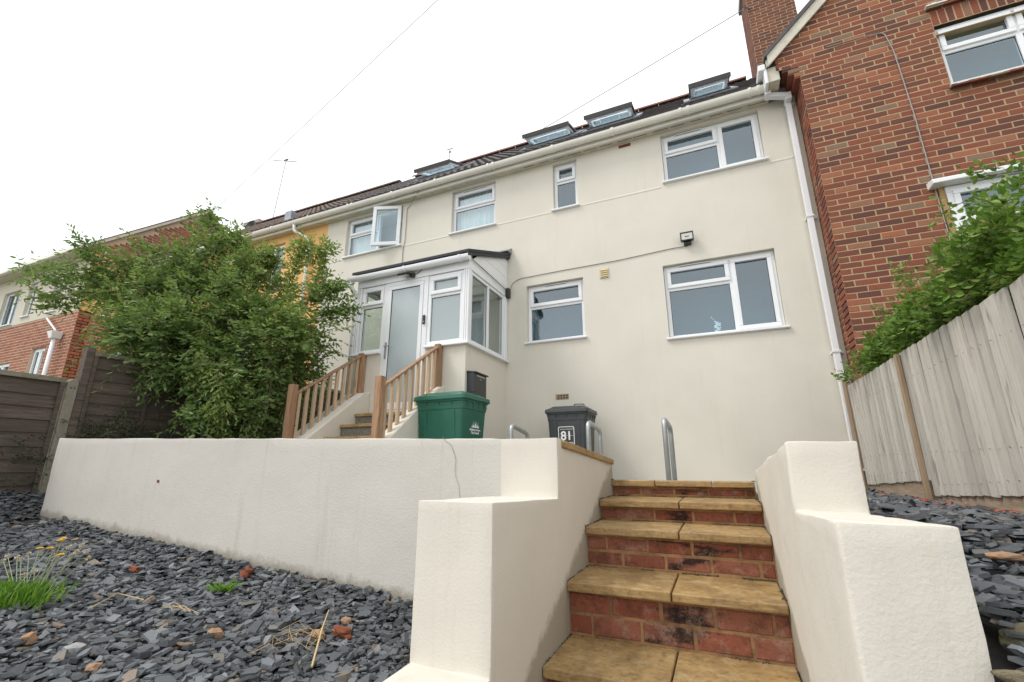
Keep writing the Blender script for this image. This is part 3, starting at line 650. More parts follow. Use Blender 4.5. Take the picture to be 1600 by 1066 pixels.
gz = lambda y: 5.12+(y-4.95)*.93
bg_ = lay_bricks(0, 3.7, 5.15, 7.4, [], clip=lambda p, q, z, zz: zz < gz(ay+p)-.12 and zz < gz(2*7.55-(ay+q))-.12)
place_bricks(A, [(bl, (ax1-5.0, ay, 0), 0, M['brickfar']), (bs, (ax1, ay, 0), R(90), M['brickfar']), (bg_, (ax1+.02, ay, 0), R(90), M['brickfar'])], 300)
m = MB(); m.add([(ax1+.015, 5.0, 5.15), (ax1+.015, 10.1, 5.15), (ax1+.015, 7.55, gz(7.55)-.05)], [(0, 1, 2)]); m.build('gable', M['mortarfar'], A)
m = MB()
for (ya, yb) in ((4.95, 7.55), (10.15, 7.55)):
    m.hexa([(ax0, ya, gz(4.95)-.05), (ax1+.12, ya, gz(4.95)-.05), (ax1+.12, yb, gz(7.55)-.05), (ax0, yb, gz(7.55)-.05), (ax0, ya, gz(4.95)+.03), (ax1+.12, ya, gz(4.95)+.03), (ax1+.12, yb, gz(7.55)+.03), (ax0, yb, gz(7.55)+.03)])
m.build('roof', M['tilebrown'], A)
m = MB(); m.hexa([(ax1+.10, 4.93, gz(4.95)-.10), (ax1+.135, 4.93, gz(4.95)-.10), (ax1+.135, 7.55, gz(7.55)-.10), (ax1+.10, 7.55, gz(7.55)-.10), (ax1+.10, 4.93, gz(4.95)-.02), (ax1+.135, 4.93, gz(4.95)-.02), (ax1+.135, 7.55, gz(7.55)-.02), (ax1+.10, 7.55, gz(7.55)-.02)]); m.build('verge_board', M['soffit'], A)
m = MB(); m.box(ax0, ax1+.1, 4.93, 5.19, 5.0, 5.03); m.build('soffit', M['soffit'], A)
m = MB(); m.box(ax0, ax1+.1, 4.84, 4.93, 5.0, 5.12); m.build('gutter', M['gutter'], A, bevel=.02)
m = MB(); m.tube([(-14.0, 5.08, -.2), (-14.0, 5.08, 2.9)], .045, 10); m.build('downpipe', M['upvc'], A, smooth=True)
m = MB(); m.hexa([(-14.07, 5.0, 2.88), (-13.93, 5.0, 2.88), (-13.93, 5.18, 2.88), (-14.07, 5.18, 2.88), (-14.12, 4.96, 3.05), (-13.88, 4.96, 3.05), (-13.88, 5.18, 3.05), (-14.12, 5.18, 3.05)]); m.build('hopper', M['upvc'], A, bevel=.01)
m = MB(); m.tube([(-14.75, 5.12, 3.5), (-14.05, 5.08, 3.1)], .022, 8); m.build('waste_pipe', M['upvc'], A)

# ================================================================== RIGHT BRICK HOUSE
B = empty('brick_house', (1.52, 6.0, -.2), 'red brick gabled house with white windows beside the cream house', 'house')
bx0, by = 1.52, 6.0
holes = [(2.93, 4.35, 4.24, 5.13), (2.60, 4.4, .9, 2.99)]
vz = lambda x: 5.30+(x-1.23)*.98           # underside of the verge
m = MB(); holed_wall(m, bx0, 8.4, -.4, 5.0, [(a, b_, c, min(d, 5.0)) for a, b_, c, d in holes]); m.v = [(x, y+by, z) for x, y, z in m.v]
m.quad((bx0, by, 5.0), (2.93, by, 5.0), (2.93, by, 5.15), (bx0, by, 5.15)); m.quad((4.35, by, 5.0), (8.4, by, 5.0), (8.4, by, 5.15), (4.35, by, 5.15)); m.quad((2.93, by, 5.131), (4.35, by, 5.131), (4.35, by, 5.15), (2.93, by, 5.15))
m.add([(1.30, by, 5.15), (8.4, by, 5.15), (8.4, by, 5.6), (4.95, by, vz(4.95)), (1.30, by, vz(1.30))], [(0, 1, 2, 3, 4)])
m.quad((bx0, by, -.4), (bx0, 12, -.4), (bx0, 12, 5.3), (bx0, by, 5.3)); m.build('wall', M['mortar'], B)
def ext(z): return 0 if z < 4.955 else min(4, int((z-4.955)/.075)+1)*.062
fr_ = lay_bricks(0, 3.6, -.2, 9, [(a-bx0, b_-bx0, c, d+(.23 if i == 0 else .0)) for i, (a, b_, c, d) in enumerate(holes)], clip=lambda p, q, z, zz: (max(p, (zz-.135-5.30)/.98+1.23-bx0), q), ext=ext)
rt = lay_bricks(0, .44, -.2, 4.98, [])
sol = [(2.93-bx0+i*.075, 2.93-bx0+i*.075+.065, 5.14, 5.35) for i in range(19)]
place_bricks(B, [(fr_+sol, (bx0, by, 0), 0, M['brick']), (rt, (bx0, 6.44, 0), R(-90), M['brick'])], 300)
m = MB()   # corbelled kneeler under the verge
for k in range(1, 5): m.box(bx0-.062*k, bx0, by+.004, by+.3, 4.955+(k-1)*.075, 4.955+k*.075)
m.build('kneeler', M['brick'], B)
add_window(B, (2.93, by, 4.24), 0, 1.42, .88, [(0, .71, 0, .53, 'fixed'), (0, .71, .53, .88, 'open'), (.71, 1.42, 0, .53, 'fixed'), (.71, 1.42, .53, .88, 'open')], fr=.05, recess=.05, sill=True, room='room')
lw = add_window(B, (2.60, by, .9), 0, 1.8, 2.08, [(0, .9, 0, 1.62, 'fixed'), (0, .9, 1.62, 2.08, 'open'), (.9, 1.8, 0, 1.62, 'fixed'), (.9, 1.8, 1.62, 2.08, 'open')], fr=.07, recess=-.03, sill=False)
m = MB(); m.prism([(by-.16, 2.985), (by-.16, 3.03), (by-.13, 3.05), (by+.02, 3.075), (by+.02, 2.985)], 0, 2.47, 4.6); m.build('canopy', M['upvc'], B, bevel=.008)
m = MB(); m.box(2.55, 2.60, by-.03, by+.04, .9, 2.985); m.build('render_strip', M['stone'], B)
# creasing tiles at the upper window, head and sill
hd = MB(); i = 0
tl = None
for k in range(9):
    for (zz, yo, nm) in ((4.205, .06, 'sill_tile'), (5.375, .035, 'head_tile')):
        m = MB(); x = 2.90+k*.165; m.hexa([(x, by-yo-.02, zz-.015), (x+.158, by-yo-.02, zz-.015), (x+.158, by+.02, zz+.01), (x, by+.02, zz+.01), (x, by-yo-.02, zz+.002), (x+.158, by-yo-.02, zz+.002), (x+.158, by+.02, zz+.03), (x, by+.02, zz+.03)])
        m.build(nm, M['brick'], B)
m = MB()
for k in range(30): x = 2.90+k*.05; m.box(x, x+.05, by-.062, by-.0, 4.222+random.uniform(0, .008), 4.246)
m.build('mortar_fillet', M['upvcold'], B)
m = MB()
for k in range(30): x = 2.90+k*.05; m.box(x, x+.051, by-.045-random.uniform(0, .01), by, 5.405, 5.42+random.uniform(0, .012))
m.build('head_fillet', M['upvcold'], B)
# roof and barge board
m = MB(); e = .0
def slope(m_, x0, x1, y0, y1, t0, t1):
    c = [(x0, y0, vz(x0)+t0), (x1, y0, vz(x1)+t0), (x1, y1, vz(x1)+t0), (x0, y1, vz(x0)+t0), (x0, y0, vz(x0)+t1), (x1, y0, vz(x1)+t1), (x1, y1, vz(x1)+t1), (x0, y1, vz(x0)+t1)]; m_.hexa(c)
slope(m, 1.14, 4.95, by-.08, 12, .15, .22)
mir = [(2*4.95-x, y, z) for x, y, z in m.v[-8:]]; m.add([mir[i] for i in (1, 0, 3, 2, 5, 4, 7, 6)], [(3, 2, 1, 0), (4, 5, 6, 7), (0, 1, 5, 4), (1, 2, 6, 5), (2, 3, 7, 6), (3, 0, 4, 7)])
m.build('roof', M['tile'], B)
m = MB(); slope(m, 1.18, 4.95, by-.06, by-.03, -.02, .148); m.build('barge_board', M['soffit'], B)
m = MB(); slope(m, 1.16, 4.95, by-.03, by-.004, .01, .12); m.build('verge_undercloak', M['soffit'], B)
m = MB(); m.box(1.06, 1.15, by-.02, 8.0, 5.22, 5.32); m.box(1.12, 1.16, by-.01, by+.16, 5.0, 5.24); m.build('gutter_end', M['upvc'], B, bevel=.012)
m = MB(); m.box(1.16, 1.30, by+.02, by+.3, 5.03, 5.26); m.build('boxed_eave', M['soffit'], B, bevel=.004)
# cable down the brick wall
cb = MB(); cb.tube(arc([(1.86, by-.014, 5.285), (2.23, by-.014, 5.28), (2.46, by-.014, 5.25), (2.505, by-.014, 4.95), (2.53, by-.014, 4.0), (2.53, by-.014, 3.05), (2.54, by-.014, 2.0)], .06), .006, 6)
tag(cb.build('cable', M['wire']), 'thin grey cable running down the red brick wall', 'cable')

# ================================================================== CHIMNEYS
def chimney(name, x0, x1, y0, y1, z0, z1, label, side, nmax, mat, mm, pots=True):
    c = empty(name, (x0, y0, z0), label, 'chimney')
    m = MB(); m.box(x0, x1, y0, y1, z0, z1); m.build('stack', M[mm], c)
    sets = [(lay_bricks(0, x1-x0, z0, z1, []), (x0, y0, 0), 0, M[mat])]
    if side == 'L': sets.append((lay_bricks(0, y1-y0, z0, z1, []), (x0, y1, 0), R(-90), M[mat]))
    else: sets.append((lay_bricks(0, y1-y0, z0, z1, []), (x1, y0, 0), R(90), M[mat]))
    place_bricks(c, sets, nmax)
    m = MB(); m.box(x0-.05, x1+.05, y0-.05, y1+.05, z1, z1+.14); m.build('cap', M['concrete'], c, bevel=.01)
    if pots:
        for k in range(2):
            m = MB(); xx = x0+(x1-x0)*(.3+.4*k); yy = (y0+y1)/2; m.tube([(xx, yy, z1+.14), (xx, yy, z1+.5), (xx, yy, z1+.52), (xx, yy, z1+.56)], [.12, .10, .12, .12], 14); m.build('chimney_pot', M['ridge'], c)
    return c
ch = chimney('chimney_stack', 1.58, 2.42, 8.9, 9.7, 6.6, 10.2, 'tall brick chimney stack at the top of the picture beside the brick gable', 'L', 300, 'brickdark', 'mortar')
m = MB(); m.box(1.55, 2.44, 8.87, 9.72, 6.9, 7.62)
for k in range(3): m.box(1.545-.002*k, 1.565, 8.95+k*.22, 9.13+k*.22, 7.2+.15*k, 7.75+.12*k)
m.build('flashing', M['lead'], ch, bevel=.004)
chimney('chimney_stack', -14.3, -13.6, 9.3, 9.9, 7.3, 8.05, 'low brick chimney stack on the far end of the orange house roof', 'R', 120, 'brickfar', 'mortarfar', pots=False)

# ================================================================== PORCH
PX0, PX1, PY = -4.92, -2.92, 5.15; SZ = 1.60; TOPZ = 2.68
P = empty('porch', ((PX0+PX1)/2, PY, TZ), 'white glazed entrance porch with a dark lean-to roof on the cream house', 'porch')
m = MB()
m.box(PX0+.04, -4.37, PY, PY+.12, TZ, SZ-.02); m.box(-3.60, PX1-.03, PY, PY+.12, TZ, SZ-.02)
m.box(PX1-.15, PX1-.03, PY+.121, D, TZ, SZ-.02); m.box(PX0+.04, PX0+.16, PY+.121, D, TZ, SZ-.02); m.box(-4.369, -3.601, PY+.03, D, TZ, .70)
m.build('base_wall', M['cream'], P)
m = MB(); m.box(PX0+.17, PX1-.16, PY+.121, D-.01, .70, .705); m.build('floor', M['concrete'], P)
for (a, b_) in ((PX0-.02, -4.37), (-3.60, PX1+.03)):
    m = MB(); m.prism([(PY-.06, SZ+.008), (PY-.06, SZ-.02), (PY+.1, SZ-.02), (PY+.1, SZ+.02)], 0, a, b_); m.build('sill', M['upvc'], P, bevel=.004)
m = MB(); m.prism([(PX1+.033, SZ+.006), (PX1+.033, SZ-.022), (PX1-.13, SZ-.022), (PX1-.13, SZ+.018)], 1, PY-.058, D-.002); m.build('sill', M['upvc'], P, bevel=.004)
# corner posts with grooves
for (x, y) in ((PX0, PY-.01), (PX1-.09, PY-.01), (PX1-.09, D-.10), (PX0, D-.1)):
    m = MB(); m.box(x, x+.09, y, y+.09, SZ+.02, TOPZ); cp = m.build('corner_post', M['upvc'], P, bevel=.006)
    m = MB()
    for k in range(2): m.box(x+.028+k*.03, x+.031+k*.03, y-.0008, y+.001, SZ+.03, TOPZ-.01)
    m.build('groove', M['gasket'], cp, local=True)
add_window(P, (PX0+.09, PY, SZ+.02), 0, .46, TOPZ-SZ-.02, [(0, .46, 0, .74, 'fixed'), (0, .46, .74, 1.06, 'open')], fr=.045, sill=False, room=None, glass='glassclear', recess=.01)
add_window(P, (-3.60, PY, SZ+.02), 0, .59, TOPZ-SZ-.02, [(0, .59, 0, .74, 'fixed'), (0, .59, .74, 1.06, 'open')], fr=.055, sill=False, room=None, glass='glasspale', recess=.01)
add_window(P, (PX1-.01, PY+.08, SZ+.02), R(90), D-PY-.18, TOPZ-SZ-.02, [(0, .56, 0, 1.06, 'fixed'), (.56, 1.12, 0, 1.06, 'fixed')], fr=.05, sill=False, room=None, glass='glassclear', recess=.01)
add_window(P, (PX0+.01, D-.10, SZ+.02), R(-90), D-PY-.18, TOPZ-SZ-.02, [(0, .56, 0, 1.06, 'fixed'), (.56, 1.12, 0, 1.06, 'fixed')], fr=.05, sill=False, room=None, glass='glassclear', recess=.01)
# door
m = MB(); dx0, dx1, dz0, dz1 = -4.37, -3.60, .72, TOPZ; f_ = .055
m.box(dx0, dx0+f_, PY, PY+.07, dz0, dz1); m.box(dx1-f_-.02, dx1, PY, PY+.07, dz0, dz1); m.box(dx0+f_, dx1-f_-.02, PY, PY+.07, dz1-f_, dz1); m.box(dx0+f_, dx1-f_-.02, PY, PY+.07, dz0, dz0+.03)
df = m.build('door_frame', M['upvc'], P, bevel=.005)
m = MB(); a0, a1, c0, c1 = dx0+f_+.004, dx1-f_-.024, dz0+.034, dz1-f_-.004; k_ = .062
m.box(a0, a1, PY-.008, PY+.05, c0, c0+k_*1.6); m.box(a0, a1, PY-.008, PY+.05, c1-k_, c1); m.box(a0, a0+k_, PY-.008, PY+.05, c0+k_*1.6, c1-k_); m.box(a1-k_, a1, PY-.008, PY+.05, c0+k_*1.6, c1-k_)
dr = m.build('door', M['upvc'], P, bevel=.006)
m = MB(); m.box(a0+k_, a1-k_, PY+.012, PY+.018, c0+k_*1.6, c1-k_); m.build('frosted_pane', M['frosted'], dr, local=True)
m = MB(); q0, q1, r0, r1 = a0+k_, a1-k_, c0+k_*1.6, c1-k_; t = .006
m.box(q0, q0+t, PY+.004, PY+.013, r0, r1); m.box(q1-t, q1, PY+.004, PY+.013, r0, r1); m.box(q0, q1, PY+.004, PY+.013, r1-t, r1); m.build('seal', M['gasket'], dr, local=True)
m = MB(); hx = a0+.03; m.box(hx-.016, hx+.016, PY-.022, PY-.007, 1.50, 1.74); m.tube([(hx, PY-.015, 1.68), (hx, PY-.06, 1.68), (hx+.11, PY-.06, 1.675)], .010, 8); m.tube([(hx, PY-.03, 1.55), (hx, PY-.012, 1.55)], .012, 10)
m.build('door_handle', M['galv'], dr, bevel=.003, local=True)
# inner house door and hall wall seen through the glass
m = MB(); m.box(hall[0], hall[1], D+.03, D+.06, hall[2], hall[3]); m.build('inner_door', M['roompale'], P, bevel=.004)
# fascia, cladding and roof
m = MB(); m.box(PX0, PX1, PY-.012, PY+.09, TOPZ+.002, 2.86); m.build('fascia', M['upvc'], P, bevel=.003)
lean = lambda y: 2.88+(y-5.05)*(3.44-2.88)/(D-5.05)
z = TOPZ+.002; k = 0
hs_ = [.17, .17, .17, .17]
for hh in hs_:
    z1_ = z+hh-.004; yz = lambda zz: 5.05+(zz-2.86)/((3.44-2.88)/(D-5.05))
    ya, yb = max(PY+.091, yz(z)), max(PY+.091, yz(z1_))
    if ya < D-.05:
        m = MB(); yb = min(yb, D-.004); pr = [(ya, z), (D-.003, z), (D-.003, z1_ if yb < D-.01 else lean(D)-.03), (yb, z1_ if yb < D-.01 else lean(D)-.03)]
        m.prism(pr, 0, PX1-.03-.003*(k % 2), PX1-.005); m.build('cladding_board', M['upvc'], P, bevel=.003)
        m = MB(); m.prism(pr, 0, PX0+.005, PX0+.03); m.build('cladding_board', M['upvc'], P, bevel=.003)
    z += hh; k += 1
m = MB(); m.prism([(5.02, lean(5.02)-.0), (5.02, lean(5.02)+.045), (D-.002, lean(D)+.045), (D-.002, lean(D))], 0, PX0-.03, PX1+.05); m.build('roof', M['felt'], P, bevel=.006)
m = MB(); m.prism([(5.02, lean(5.02)-.055), (5.02, lean(5.02)-.001), (D-.002, lean(D)-.001), (D-.002, lean(D)-.055)], 0, PX1+.018, PX1+.045); m.build('roof_edge', M['felt'], P, bevel=.006)
m = MB(); m.prism([(D-.16, lean(D)-.03+.05), (D-.003, lean(D)+.13), (D-.003, lean(D)+.02)], 0, PX0, PX1+.07); m.build('flashing', M['lead'], P)
m = MB(); m.box(PX0+.1, PX1-.1, PY+.1, D-.01, TOPZ+.01, TOPZ+.03); m.build('ceiling', M['upvcold'], P)
pr = [(5.065+.052*math.cos(a), 2.83+.06*math.sin(a)) for a in [math.pi*(1+i/8) for i in range(9)]]+[(5.117, 2.845), (5.013, 2.845)]
m = MB(); m.prism(pr, 0, PX0-.12, PX1+.04); gt = m.build('gutter', M['upvc'], P, bevel=.003)
for u in (PX0-.10, -3.98, PX1-.12):
    m = MB(); m.prism([(5.065+.058*math.cos(a), 2.828+.066*math.sin(a)) for a in [math.pi*(1+i/8) for i in range(9)]]+[(5.125, 2.85), (5.007, 2.85)], 0, u, u+.03); m.build('gutter_bracket', M['upvc'], gt, local=True)
m = MB(); m.tube(arc([(PX0-.07, 5.07, 2.79), (PX0-.07, 5.07, 2.70), (PX0-.07, 5.20, 2.60), (PX0-.07, 5.20, 0)], .04), .034, 12); m.build('downpipe', M['upvc'], P, smooth=True)
# things fixed to the porch
def floodlight(loc, label, s=1, tilt=R(-20)):
    f = empty('floodlight', loc, label, 'floodlight'); x, y, z = loc
    m = MB(); w_, h_ = .085*s, .062*s; m.box(x-w_, x+w_, y-.10, y-.045, z-h_, z+h_); bd = m.build('housing', M['black'], f, bevel=.006)
    m = MB(); t = .012
    m.box(x-w_-.004, x+w_+.004, y-.112, y-.10, z-h_-.004, z-h_+t); m.box(x-w_-.004, x+w_+.004, y-.112, y-.10, z+h_-t, z+h_+.004); m.box(x-w_-.004, x-w_+t, y-.112, y-.10, z-h_+t, z+h_-t); m.box(x+w_-t, x+w_+.004, y-.112, y-.10, z-h_+t, z+h_-t)
    m.build('bezel', M['black'], f, bevel=.002)
    m = MB(); m.quad((x-w_+t, y-.103, z-h_+t), (x+w_-t, y-.103, z-h_+t), (x+w_-t, y-.103, z+h_-t), (x-w_+t, y-.103, z+h_-t)); m.build('reflector', M['lens'], f)
    m = MB(); m.tube([(x-.03*s, y-.108, z), (x+.03*s, y-.108, z)], .007, 8); m.build('bulb', M['bulb'], f)
    m = MB(); m.box(x-.05*s, x+.05*s, y-.075, y-.0005, z-h_-.04, z-h_-.006); m.box(x-.03, x+.03, y-.05, y-.0005, z-.03, z+.02); m.build('bracket', M['black'], f, bevel=.005)
    return f
floodlight((-.085, D, 3.15), 'square black floodlight on the cream wall above the big lower window')
# slim porch floodlight aims down
f = empty('floodlight', (-3.93, PY, 2.74), 'slim black floodlight tilted down over the porch door', 'floodlight')
m = MB(); m.hexa([(-4.03, 4.97, 2.69), (-3.86, 4.97, 2.69), (-3.86, 5.10, 2.72), (-4.03, 5.10, 2.72), (-4.03, 4.96, 2.712), (-3.86, 4.96, 2.712), (-3.86, 5.10, 2.752), (-4.03, 5.10, 2.752)]); m.build('housing', M['black'], f, bevel=.004)
m = MB(); m.quad((-4.015, 4.98, 2.6905), (-3.875, 4.98, 2.6905), (-3.875, 5.085, 2.7145), (-4.015, 5.085, 2.7145)); m.v = [(x, y, z-.004) for x, y, z in m.v]; m.build('lens', M['lens'], f)
m = MB(); m.box(-3.90, -3.83, 5.08, PY-.013, 2.69, 2.755); m.build('bracket', M['black'], f, bevel=.006)
m = MB(); m.tube(arc([(-3.84, PY-.03, 2.72), (-3.76, PY-.02, 2.76), (-3.68, PY-.018, 2.83), (-3.5, PY-.018, 2.80), (-3.3, PY-.018, 2.84)], .03), .005, 6); m.build('lead', M['cable'], f)
m = MB(); m.box(-3.655, -3.62, PY-.03, PY-.0005, 1.94, 2.08); db = m.build('doorbell', M['black'], None, bevel=.012); tag(db, 'small black doorbell on the white frame right of the porch door', 'doorbell')
m = MB(); m.tube([(-3.6375, PY-.0315, 1.975), (-3.6375, PY-.029, 1.975)], .009, 10); m.build('button', M['galv'], db, local=True)
m = MB(); m.box(-2.922, -2.86, D-.10, D-.012, 2.66, 2.82); jb = m.build('junction_box', M['black'], None, bevel=.01); tag(jb, 'black junction box at the back corner of the porch side', 'junction box')
m = MB(); m.tube(arc([(-2.86, 5.08, 2.86), (-2.905, 5.2, 2.83), (-2.905, 6.0, 2.80), (-2.90, 6.38, 2.78)], .04), .007, 6)
m.tube(arc([(-2.87, D-.03, 2.80), (-2.83, D-.010, 2.93), (-2.70, D-.009, 2.985), (-2.0, D-.009, 3.0), (-1.1, D-.009, 3.005), (-.30, D-.009, 3.045), (-.06, D-.009, 3.04), (-.035, D-.03, 3.09)], .06), .0048, 6)
tag(m.build('cable', M['cable']), 'black cable along the cream wall from the porch to the square floodlight', 'cable')
m = MB(); m.tube([(-4.2, 6.16, 5.28), (-4.6, 6.2, 5.12), (-5.03, D-.02, 4.92), (-5.09, D-.012, 4.88), (-5.095, D-.012, 4.2), (-5.13, D-.01, 4.0), (-5.12, D-.01, 3.3)], .005, 6)
tag(m.build('cable', M['cable']), 'thin black cable from the gutter down the cream wall beside the open window', 'cable')
mbx = empty('mailbox', (-2.90, 5.38, .85), 'black metal mailbox fixed to the cream porch base above the green bin', 'mailbox')
mx0, my0, my1, mz0, mz1 = -2.949, 5.20, 5.56, .80, 1.20
m = MB(); m.box(mx0, mx0+.11, my0, my1, mz0, mz1); m.build('body', M['mail'], mbx, bevel=.006)
m = MB(); m.hexa([(mx0, my0-.01, mz1+.001), (mx0+.135, my0-.01, mz1-.012), (mx0+.135, my1+.01, mz1-.012), (mx0, my1+.01, mz1+.001), (mx0, my0-.01, mz1+.025), (mx0+.14, my0-.01, mz1+.006), (mx0+.14, my1+.01, mz1+.006), (mx0, my1+.01, mz1+.025)]); m.build('lid', M['mail'], mbx, bevel=.003)
m = MB(); m.box(mx0+.1105, mx0+.114, my0+.07, my1-.05, mz1-.048, mz1-.028); m.build('letter_slot', M['galv'], mbx)
m = MB(); m.box(mx0+.111, mx0+.116, my0+.16, my0+.20, mz1-.085, mz1-.075); m.build('lock', M['galv'], mbx)

# ================================================================== PORCH STEPS AND RAILINGS
S = empty('porch_steps', (-4.0, 4.6, TZ), 'stone topped steps with sloping cream side walls leading up to the porch door', 'steps')
nst = 5; rise = (.70-TZ)/nst; xs0, xs1 = -4.50, -3.42
ys = [5.12-.26*(nst-1-k) for k in range(nst)]
for k in range(nst):
    zt = TZ+rise*(k+1)-.0; yf = 5.12-.255*(nst-k)
    if k == nst-1: zt -= .012
    m = MB(); m.box(xs0, xs1, yf+.03, 5.148, TZ, zt-.04) if k == 0 else m.box(xs0, xs1, yf+.03, 5.148, TZ+rise*k-.002, zt-.04)
    m.build('riser', M['pebbledash'], S)
    for (a, b_) in ((xs0, -3.97), (-3.965, xs1)):
        m = MB(); m.box(a, b_, yf, min(yf+.31, 5.148), zt-.04, zt); m.build('tread', M['stone'], S, bevel=.006)
for (a, b_) in ((-4.84, -4.502), (-3.418, -3.25)):
    m = MB(); m.prism([(3.85, TZ), (5.149, TZ), (5.149, 1.02), (5.02, 1.0), (3.85, .13)], 0, a, b_); m.build('side_wall', M['cream'], S, bevel=.012)
m = MB(); m.box(-5.05, -4.45, 3.55, 3.849, TZ, .13); m.build('plinth', M['cream'], S, bevel=.01)
def railing(x, label):
    r = empty('railing', (x, 4.0, .1), label, 'railing', 'timber railings of the porch steps')
    ya, yb = 3.92, 5.08; za, zb = .10, .93; h0, h1 = .93, 1.59
    for (y, z0, z1, nm) in ((3.96, .05, .96, 0), (5.09, .95, 1.60, 1)):
        m = MB(); m.box(x-.042, x+.042, y-.042, y+.042, z0, z1); m.build('newel_post', M['rail'], r, bevel=.006)
    m = MB(); m.hexa([(x-.03, ya+.09, .84), (x+.03, ya+.09, .84), (x+.03, 5.045, 1.53), (x-.03, 5.045, 1.53), (x-.03, ya+.09, .875), (x+.03, ya+.09, .875), (x+.03, 5.045, 1.565), (x-.03, 5.045, 1.565)]); m.build('handrail', M['rail'], r, bevel=.008)
    m = MB(); m.hexa([(x-.025, ya+.09, .17), (x+.025, ya+.09, .17), (x+.025, 5.045, .99), (x-.025, 5.045, .99), (x-.025, ya+.09, .205), (x+.025, ya+.09, .205), (x+.025, 5.045, 1.025), (x-.025, 5.045, 1.025)]); m.build('bottom_rail', M['rail'], r, bevel=.005)
    n = 9
    for i in range(n):
        y = 4.06+i*(5.0-4.06)/(n-1); t = (y-(ya+.09))/(5.045-ya-.09)
        m = MB(); m.box(x-.017, x+.017, y-.022, y+.022, .205+t*.82-.03, .84+t*.69+.01); m.build('baluster', M['spindle'], r, bevel=.004)
railing(-4.66, 'left brown timber railing of the porch steps, nearest the shrub')
railing(-3.335, 'right brown timber railing of the porch steps, beside the green bin')

